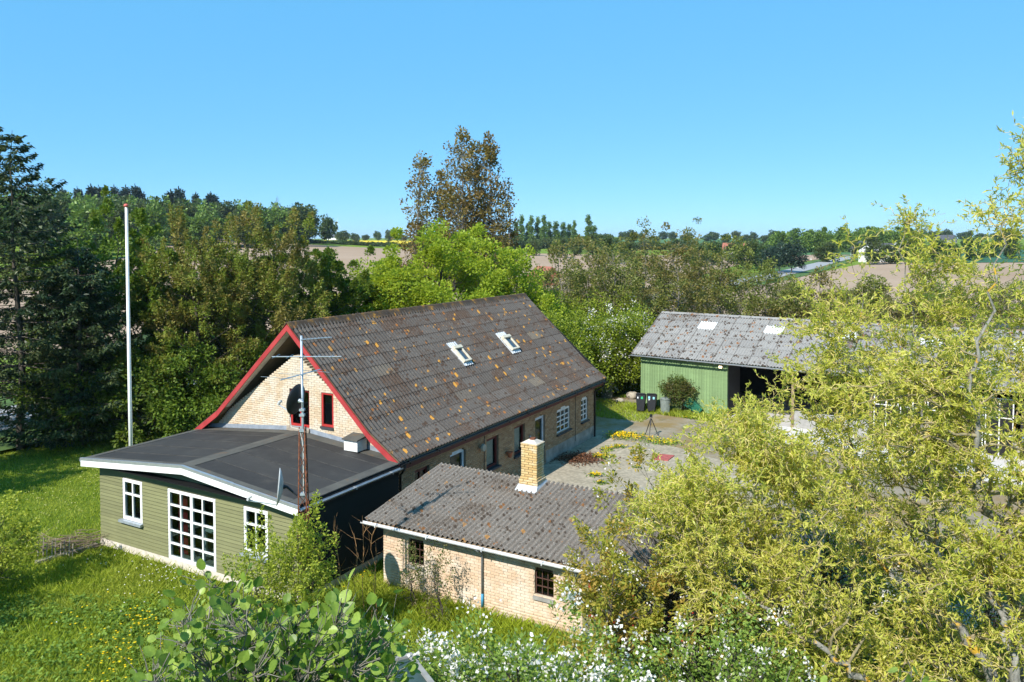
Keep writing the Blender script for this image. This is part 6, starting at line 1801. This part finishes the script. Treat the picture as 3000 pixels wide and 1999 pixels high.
for k, (u_, D_, h_, r_2, mt2, lb) in enumerate([(1010, 14.6, 1.9, 0.9, 'herb', 'leafy bush under the bare saplings'), (1100, 13.8, 1.7, 1.0, 'apple', 'leafy bush between the saplings and the apple blossom'), (820, 14.2, 1.9, 0.9, 'shrub', 'fresh leafy bush before the mast'), (1230, 14.2, 1.4, 0.9, 'herb', 'low leafy bush before the brick wall'), (720, 15.4, 1.5, 0.8, 'shrub', 'small fresh bush below the white window'), (1420, 12.6, 1.6, 1.0, 'apple', 'low leafy bush behind the apple blossom'), (1560, 13.0, 1.5, 0.9, 'herb', 'low leafy bush beside the young cherry')]):
    shrub('garden_bush', lb, udx(u_, D_), D_, 640 + k, h_, r_2, 80, 60, 0.062, 0.036, mt2, shoots=0.25, cat='bush')
# bare stems in the shade
for k, (u, hh) in enumerate([(935, 2.9), (965, 2.3), (985, 3.1), (1010, 2.6), (1045, 3.0), (1060, 2.3), (1075, 2.7)]):
    rg2 = np.random.default_rng(700 + k)
    x_, y_ = udx(u, 17.6), 17.6 + 0.15 * k
    lines = [(wiggle(rg2, (0, 0, 0), (rg2.normal(0, 0.15), rg2.normal(0, 0.1), hh), 8, 0.02), np.linspace(0.010, 0.003, 8))]
    for j in range(7):
        z0 = rg2.uniform(0.5, 0.9) * hh; f = z0 / hh * 7; i = min(6, int(f))
        s = lines[0][0][i] + (lines[0][0][i + 1] - lines[0][0][i]) * (f - i)
        e = s + np.array([rg2.normal(0, 0.3), rg2.normal(0, 0.2), rg2.uniform(0.2, 0.5)])
        lines.append((wiggle(rg2, s, e, 4, 0.04), np.linspace(0.004, 0.0015, 4)))
    o = link('bare_sapling', tubes_mesh('bare_sapling', lines, 5), None, M['twig_brown']); o.location = (x_, y_, 0)
    tag(o, 'leafless brown sapling in front of the dark extension wall', 'sapling', 'leafless saplings beside the mast')
# bush at the lawn's near side, casting its shade over the beds
shrub('hazel_bush', 'leafy bush beside the pile of cut branches', -14.1, 20.5, 620, 2.4, 1.1, 70, 70, 0.085, 0.06, 'shrub', shoots=0.35, crad=0.36)
shrub('hazel_bush', 'dark bush crowding up to the leafy one by the branch heap', -14.9, 18.9, 621, 2.2, 1.2, 70, 60, 0.085, 0.06, 'shrub_dark', shoots=0.3, crad=0.36)
shrub('hazel_bush', 'tall dense bush shading the garden bed', -14.6, 17.0, 622, 3.0, 1.4, 80, 60, 0.10, 0.07, 'herb', shoots=0.3, crad=0.4)

# brush pile, plank, garden fence remnant
rb2 = np.random.default_rng(650)
c0 = at(215, 1615)
lines = []
for k in range(110):
    a = rb2.normal(0, 0.45, 3) * np.array([1.0, 0.7, 0.25]) + Z * (0.12 + rb2.uniform(0, 0.3)); an = rb2.normal(0.35, 0.7); l = rb2.uniform(0.4, 1.1)
    a[2] = abs(a[2])
    d = np.array([math.cos(an), math.sin(an), rb2.normal(0.02, 0.18)])
    q = wiggle(rb2, a - d * l / 2, a + d * l / 2, 5, 0.03); q[:, 2] = np.maximum(q[:, 2], 0.02)
    lines.append((q, np.linspace(0.012, 0.004, 5)))
bp = link('brush_pile', tubes_mesh('brush_pile', lines, 4), None, simple('cut_branches', (0.20, 0.15, 0.10), 0.9, var=0.3)); bp.location = tuple(c0); tag(bp, 'heap of cut grey branches on the lawn', 'brush pile', kind='stuff')
pa, pb = at(105, 1655), at(285, 1602)
d = unit(pb - pa); s = np.array([d[1], -d[0], 0])
pk = MB().box(0, float(np.linalg.norm(pb - pa)), -0.09, 0.09, 0.03, 0.11, (0, 0, 0), d, s).build('timber_plank', M['timber_old'], None); pk.location = tuple(pa); tag(pk, 'weathered timber beam edging the bed beside the heap of branches', 'timber')
fo = empty('wattle_hurdle', tuple(at(150, 1638)), 0, 'short row of old stakes in front of the heap of branches', 'fence')
for k in range(9):
    x_ = k * 0.13 - 0.4; h_ = 0.55 + 0.1 * math.sin(k * 2.1)
    MB().tube([(x_, 0.05 * (k % 2), 0), (x_ + 0.03, 0.05 * (k % 2), h_)], [0.02, 0.014], 6).build('stake', M['timber_old'], fo)
# cold frame glass below the ribbed leaves
cf0 = atd(1060, 1975, 9.0)
cf = empty('cold_frame', (cf0[0], cf0[1], 0), 0.5, 'glazed garden frame with white edge half hidden under ribbed leaves', 'cold frame')
zt = cf0[2]
for sx in (-0.85, 0.78):
    for sy in (-0.65, 0.58): MB().box(sx, sx + 0.07, sy, sy + 0.07, 0, zt - 0.35).build('post', M['timber_old'], cf)
mbx = MB(); mbx.box(-0.9, 0.9, -0.7, -0.64, zt - 0.36, zt - 0.30).box(-0.9, 0.9, 0.64, 0.7, zt - 0.36, zt - 0.30).box(-0.9, -0.84, -0.64, 0.64, zt - 0.36, zt - 0.30).box(0.84, 0.9, -0.64, 0.64, zt - 0.36, zt - 0.30); mbx.build('edge_frame', M['grey_sill'], cf)
MB().box(-0.84, 0.84, -0.64, 0.64, zt - 0.345, zt - 0.335).build('pane', simple('green_glass', (0.045, 0.07, 0.06), 0.35, spec=0.3), cf)

# ------------------------------------------------------------------ grass, herbs, flowers
def inside(P, frame, x0, x1, y0, y1):
    if frame == 'h': q = P - np.array([EX, EY, 0])
    else: q = P - np.array([OX, OY, 0])
    x, y = q @ HB, q @ HA
    return (x > x0) & (x < x1) & (y > y0) & (y < y1)
def clear(P):
    bad = inside(P, 'h', -9.1, -0.2, -3.9, 17) | inside(P, 'o', 0.3, 12.2, 0.28, 3.7)
    return P[~bad]
def blades(name, label, P, h, w, mat, seed, lean=0.35, kind='stuff', cat='grass'):
    rng = np.random.default_rng(seed); n = len(P)
    hh = h * rng.uniform(0.5, 1.3, n) if np.ndim(h) == 0 else h * rng.uniform(0.6, 1.25, n)
    an = rng.uniform(0, 6.28, n); s = np.column_stack([np.cos(an), np.sin(an), np.zeros(n)])
    ln = np.column_stack([rng.normal(0, lean, n), rng.normal(0, lean, n), np.ones(n)])
    ww = w * rng.uniform(0.7, 1.3, n)
    V = np.stack([P - s * ww[:, None] / 2, P + s * ww[:, None] / 2, P + ln * hh[:, None] * 0.55 + s * ww[:, None] * 0.35, P + ln * hh[:, None] * np.array([1.35, 1.35, 1.0])], 1).reshape(-1, 3)
    F = np.arange(4 * n).reshape(-1, 4)
    o = link(name, np_mesh(name, V, F), None, mat)
    return tag(o, label, cat, kind=kind)
rgs = np.random.default_rng(800)
def area(n, x0, x1, y0, y1):
    P = np.column_stack([rgs.uniform(x0, x1, n), rgs.uniform(y0, y1, n), np.zeros(n)])
    return clear(P)
# short lawn on the far side of the extension
P = area(90000, -26, -9.5, 20, 37)
blades('lawn_grass', 'short bright green lawn beside the extension', P, 0.085, 0.022, M['grass'], 801)
# rough meadow in front
P = area(150000, -16, 1.5, 10.5, 23.5)
nz = np.sin(P[:, 0] * 1.1 + 1) + np.sin(P[:, 1] * 0.9) + np.sin(P[:, 0] * 2.3 + P[:, 1] * 1.7)
P = P[rgs.uniform(0, 1, len(P)) < 0.72 + 0.14 * nz]
blades('meadow_grass', 'rough meadow grass growing in front of the extension', P, 0.17, 0.014, M['grass'], 802)
# long grass along the brick wall
q = rgs.uniform(0, 1, (26000, 2)); P = np.array([OX, OY, 0]) + HB * (q[:, :1] * 7.6 - 0.3) + HA * (0.25 - 3.0 * q[:, 1:2] ** 1.3)
blades('long_grass', 'tall tussocky grass along the outbuilding wall', P, 0.42, 0.012, M['grass'], 803, 0.3)
def herbs(name, label, P, h, L, W, per, mat, seed, cat='plants'):
    rng = np.random.default_rng(seed)
    Q = np.repeat(P, per, 0); n = len(Q)
    Q = Q + np.column_stack([rng.normal(0, 0.10, n), rng.normal(0, 0.10, n), rng.uniform(0.02, 1, n) * h])
    V, F = leaves_np(rng, Q, unit(rng.normal(size=(n, 3)) * np.array([1, 1, 0.4])), L, W, 0.75)
    o = link(name, np_mesh(name, V, F), None, mat); return tag(o, label, cat, kind='stuff')
P = area(5200, -16, -2, 11, 19.5)
P = P[(np.sin(P[:, 0] * 0.9 + 2) + np.sin(P[:, 1] * 1.3 + P[:, 0] * 0.5)) > -0.5]
herbs('ground_cover', 'leafy ground cover spreading through the meadow', P, 0.14, 0.075, 0.055, 11, M['herb'], 804)
P = area(420, -16, -9, 14.5, 20)
herbs('ground_cover', 'leafy creeping ground cover beside the heap of branches', P, 0.22, 0.09, 0.07, 14, M['herb'], 805)
P = area(2600, -6, 3, 11, 18.5)
herbs('undergrowth', 'leafy undergrowth below the shrubs and saplings', P, 0.35, 0.085, 0.05, 15, M['herb'], 806)
P = np.column_stack([rgs.uniform(2, 11, 3800), rgs.uniform(10.5, 16.5, 3800), np.zeros(3800)])
herbs('undergrowth', 'leafy undergrowth on the ground beneath the willow', P, 0.5, 0.085, 0.05, 13, M['herb'], 807)
# verge weeds along the shed wall
q = rgs.uniform(0, 1, (4200, 2)); P = np.array([SX, SY, 0]) + SB * (q[:, :1] * 5.4) + SA * (0.30 - 1.1 * q[:, 1:2] ** 1.5)
blades('verge_weeds', 'dry grass and weeds along the foot of the shed', P, 0.24, 0.03, M['grass'], 808)
q = rgs.uniform(0, 1, (5200, 2)); P = hw(0, 16.6) + (HB[None] * (-3.6 + q[:, :1] * 4.2) + HA[None] * (3.6 + q[:, 1:2] * 4.4))
blades('verge_weeds', 'grass around the meter cabinet and boulders', P, 0.16, 0.03, M['grass'], 809)

# flowers
def flower_stuff(name, label, P, size, mat, z, seed, cat='flowers'):
    rng = np.random.default_rng(seed)
    n = len(P); Q = P + Z * z * rng.uniform(0.6, 1.3, n)[:, None]
    k = 6; V = []; F = []
    for j in range(k):
        an = 2 * math.pi * j / k
        V.append(Q + np.array([math.cos(an), math.sin(an), 0.25]) * size * 0.5)
    top = Q + np.array([0, 0, 0.02])
    V = np.concatenate([top] + V)
    for j in range(k):
        a = np.arange(n)
        F.append(np.stack([a, a + n * (j + 1), a + n * ((j + 1) % k + 1)], -1))
    o = link(name, np_mesh(name, V, np.concatenate(F)), None, mat); return tag(o, label, cat, kind='stuff')
fl = []
for u, v, n, sp in [(330, 1930, 30, 0.5), (400, 1850, 24, 0.5), (350, 1995, 26, 0.4), (420, 1840, 14, 0.25), (300, 1810, 6, 0.5), (210, 1835, 6, 0.4), (450, 1790, 6, 0.5), (510, 1900, 10, 0.4), (1080, 1720, 14, 0.5), (1170, 1820, 6, 0.4), (1040, 1770, 10, 0.5)]:
    c = at(u, v); fl.append(c + rgs.normal(0, sp, (n, 3)) * np.array([1, 1, 0]))
flower_stuff('dandelions', 'scattered yellow dandelions in the meadow grass', np.concatenate(fl), 0.055, M['yellow'], 0.20, 810)
fl = []
for u, v, n, sp in [(520, 1660, 60, 0.7), (470, 1700, 30, 0.9), (560, 1690, 40, 0.5), (340, 1630, 24, 0.7), (480, 1760, 14, 0.9)]:
    c = at(u, v); fl.append(c + rgs.normal(0, sp, (n, 3)) * np.array([1, 1, 0]))
flower_stuff('daisies', 'small white flowers in front of the french doors', clear(np.concatenate(fl)), 0.04, M['blossom'], 0.18, 811)
c = at(250, 1440); P = c + rgs.normal(0, 1, (220, 3)) * np.array([2.5, 3.0, 0])
flower_stuff('lawn_flowers', 'faded dandelion flecks on the short lawn', clear(P), 0.05, simple('pale_flower', (0.42, 0.40, 0.16), 0.9), 0.08, 812)
# dandelion tufts growing in the yard
tufts = [(1845, 1282, 0.75, 60, 'large drift of dandelions behind the tripod'), (1815, 1275, 0.5, 30, 'drift of dandelions in the shade edge of the house'), (1925, 1296, 0.6, 24, 'row of dandelions below the tripod'), (1960, 1300, 0.4, 12, 'small dandelion row beside the willow leaves'), (1760, 1340, 0.30, 18, 'dandelion tuft beside the heap of dead leaves'), (1812, 1312, 0.25, 10, 'small dandelion tuft between paving and gravel'), (1742, 1395, 0.2, 14, 'bright dandelion tuft alone on the paving'), (1780, 1320, 0.25, 8, 'loose dandelion tuft near the heap of dead leaves'), (1862, 1347, 0.15, 4, 'tiny green tuft near the red hatch'), (1865, 1372, 0.12, 2, 'tiny green tuft below the red hatch'), (1760, 1418, 0.15, 2, 'tiny green tuft near the outbuilding roof'), (2040, 1225, 0.5, 18, 'dandelions at the foot of the shed wall')]
for k, (u, v, r, nf, lb) in enumerate(tufts):
    rg3 = np.random.default_rng(820 + k)
    c = at(u, v)
    t = empty('dandelion_tuft', tuple(c), 0, lb, 'dandelions', 'dandelion tufts in the yard')
    n = int(160 * r / 0.4)
    P = rg3.normal(0, r * 0.55, (n, 3)) * np.array([1.3, 1, 0]) + Z * 0.03
    V, F = leaves_np(rg3, P, unit(rg3.normal(size=(n, 3)) + Z * 0.5), 0.16, 0.05, 0.7)
    link('leaves', np_mesh('leaves', V, F), t, M['herb'])
    if nf:
        P = rg3.normal(0, r * 0.5, (nf * 2, 3)) * np.array([1.3, 1, 0]) + Z * 0.12
        V, F = leaves_np(rg3, np.repeat(P, 3, 0), unit(rg3.normal(size=(len(P) * 3, 3)) * np.array([1, 1, 0.2])), 0.075, 0.075, 0.9)
        tag(link('flowers', np_mesh('flowers', V, F), t, M['yellow']), kind='stuff')
# heap of dead leaves blown against the wall
c = at(1700, 1345); n = 1500
P = c + rgs.normal(0, 1, (n, 3)) * np.array([0.55, 0.45, 0]) + Z * 0.0; P[:, 2] = 0.02 + np.abs(rgs.normal(0, 0.05, n))
V, F = leaves_np(rgs, P, unit(rgs.normal(size=(n, 3)) * np.array([1, 1, 0.3])), 0.10, 0.07, 0.8)
o = link('dead_leaves', np_mesh('dead_leaves', V, F), None, M['dead_leaf']); tag(o, 'heap of brown dead leaves on the paving beside the house', 'leaves', kind='stuff')

# ------------------------------------------------------------------ thin spring haze over the far country
hz = MB().box(-7300, 7300, -7300, 7300, -1.5, 95.0).build('haze', None, None)
g = G('haze')
pv = g.n("ShaderNodeVolumePrincipled")
pv.inputs["Color"].default_value = (0.78, 0.88, 1.0, 1.0)
pv.inputs["Density"].default_value = 0.00010
pv.inputs["Anisotropy"].default_value = 0.2
g.t.links.new(pv.outputs[0], g.out.inputs["Volume"])
hz.data.materials.append(g.m)
tag(hz, 'thin pale haze over the far fields', 'haze', kind='stuff')
scene.cycles.volume_bounces = 0
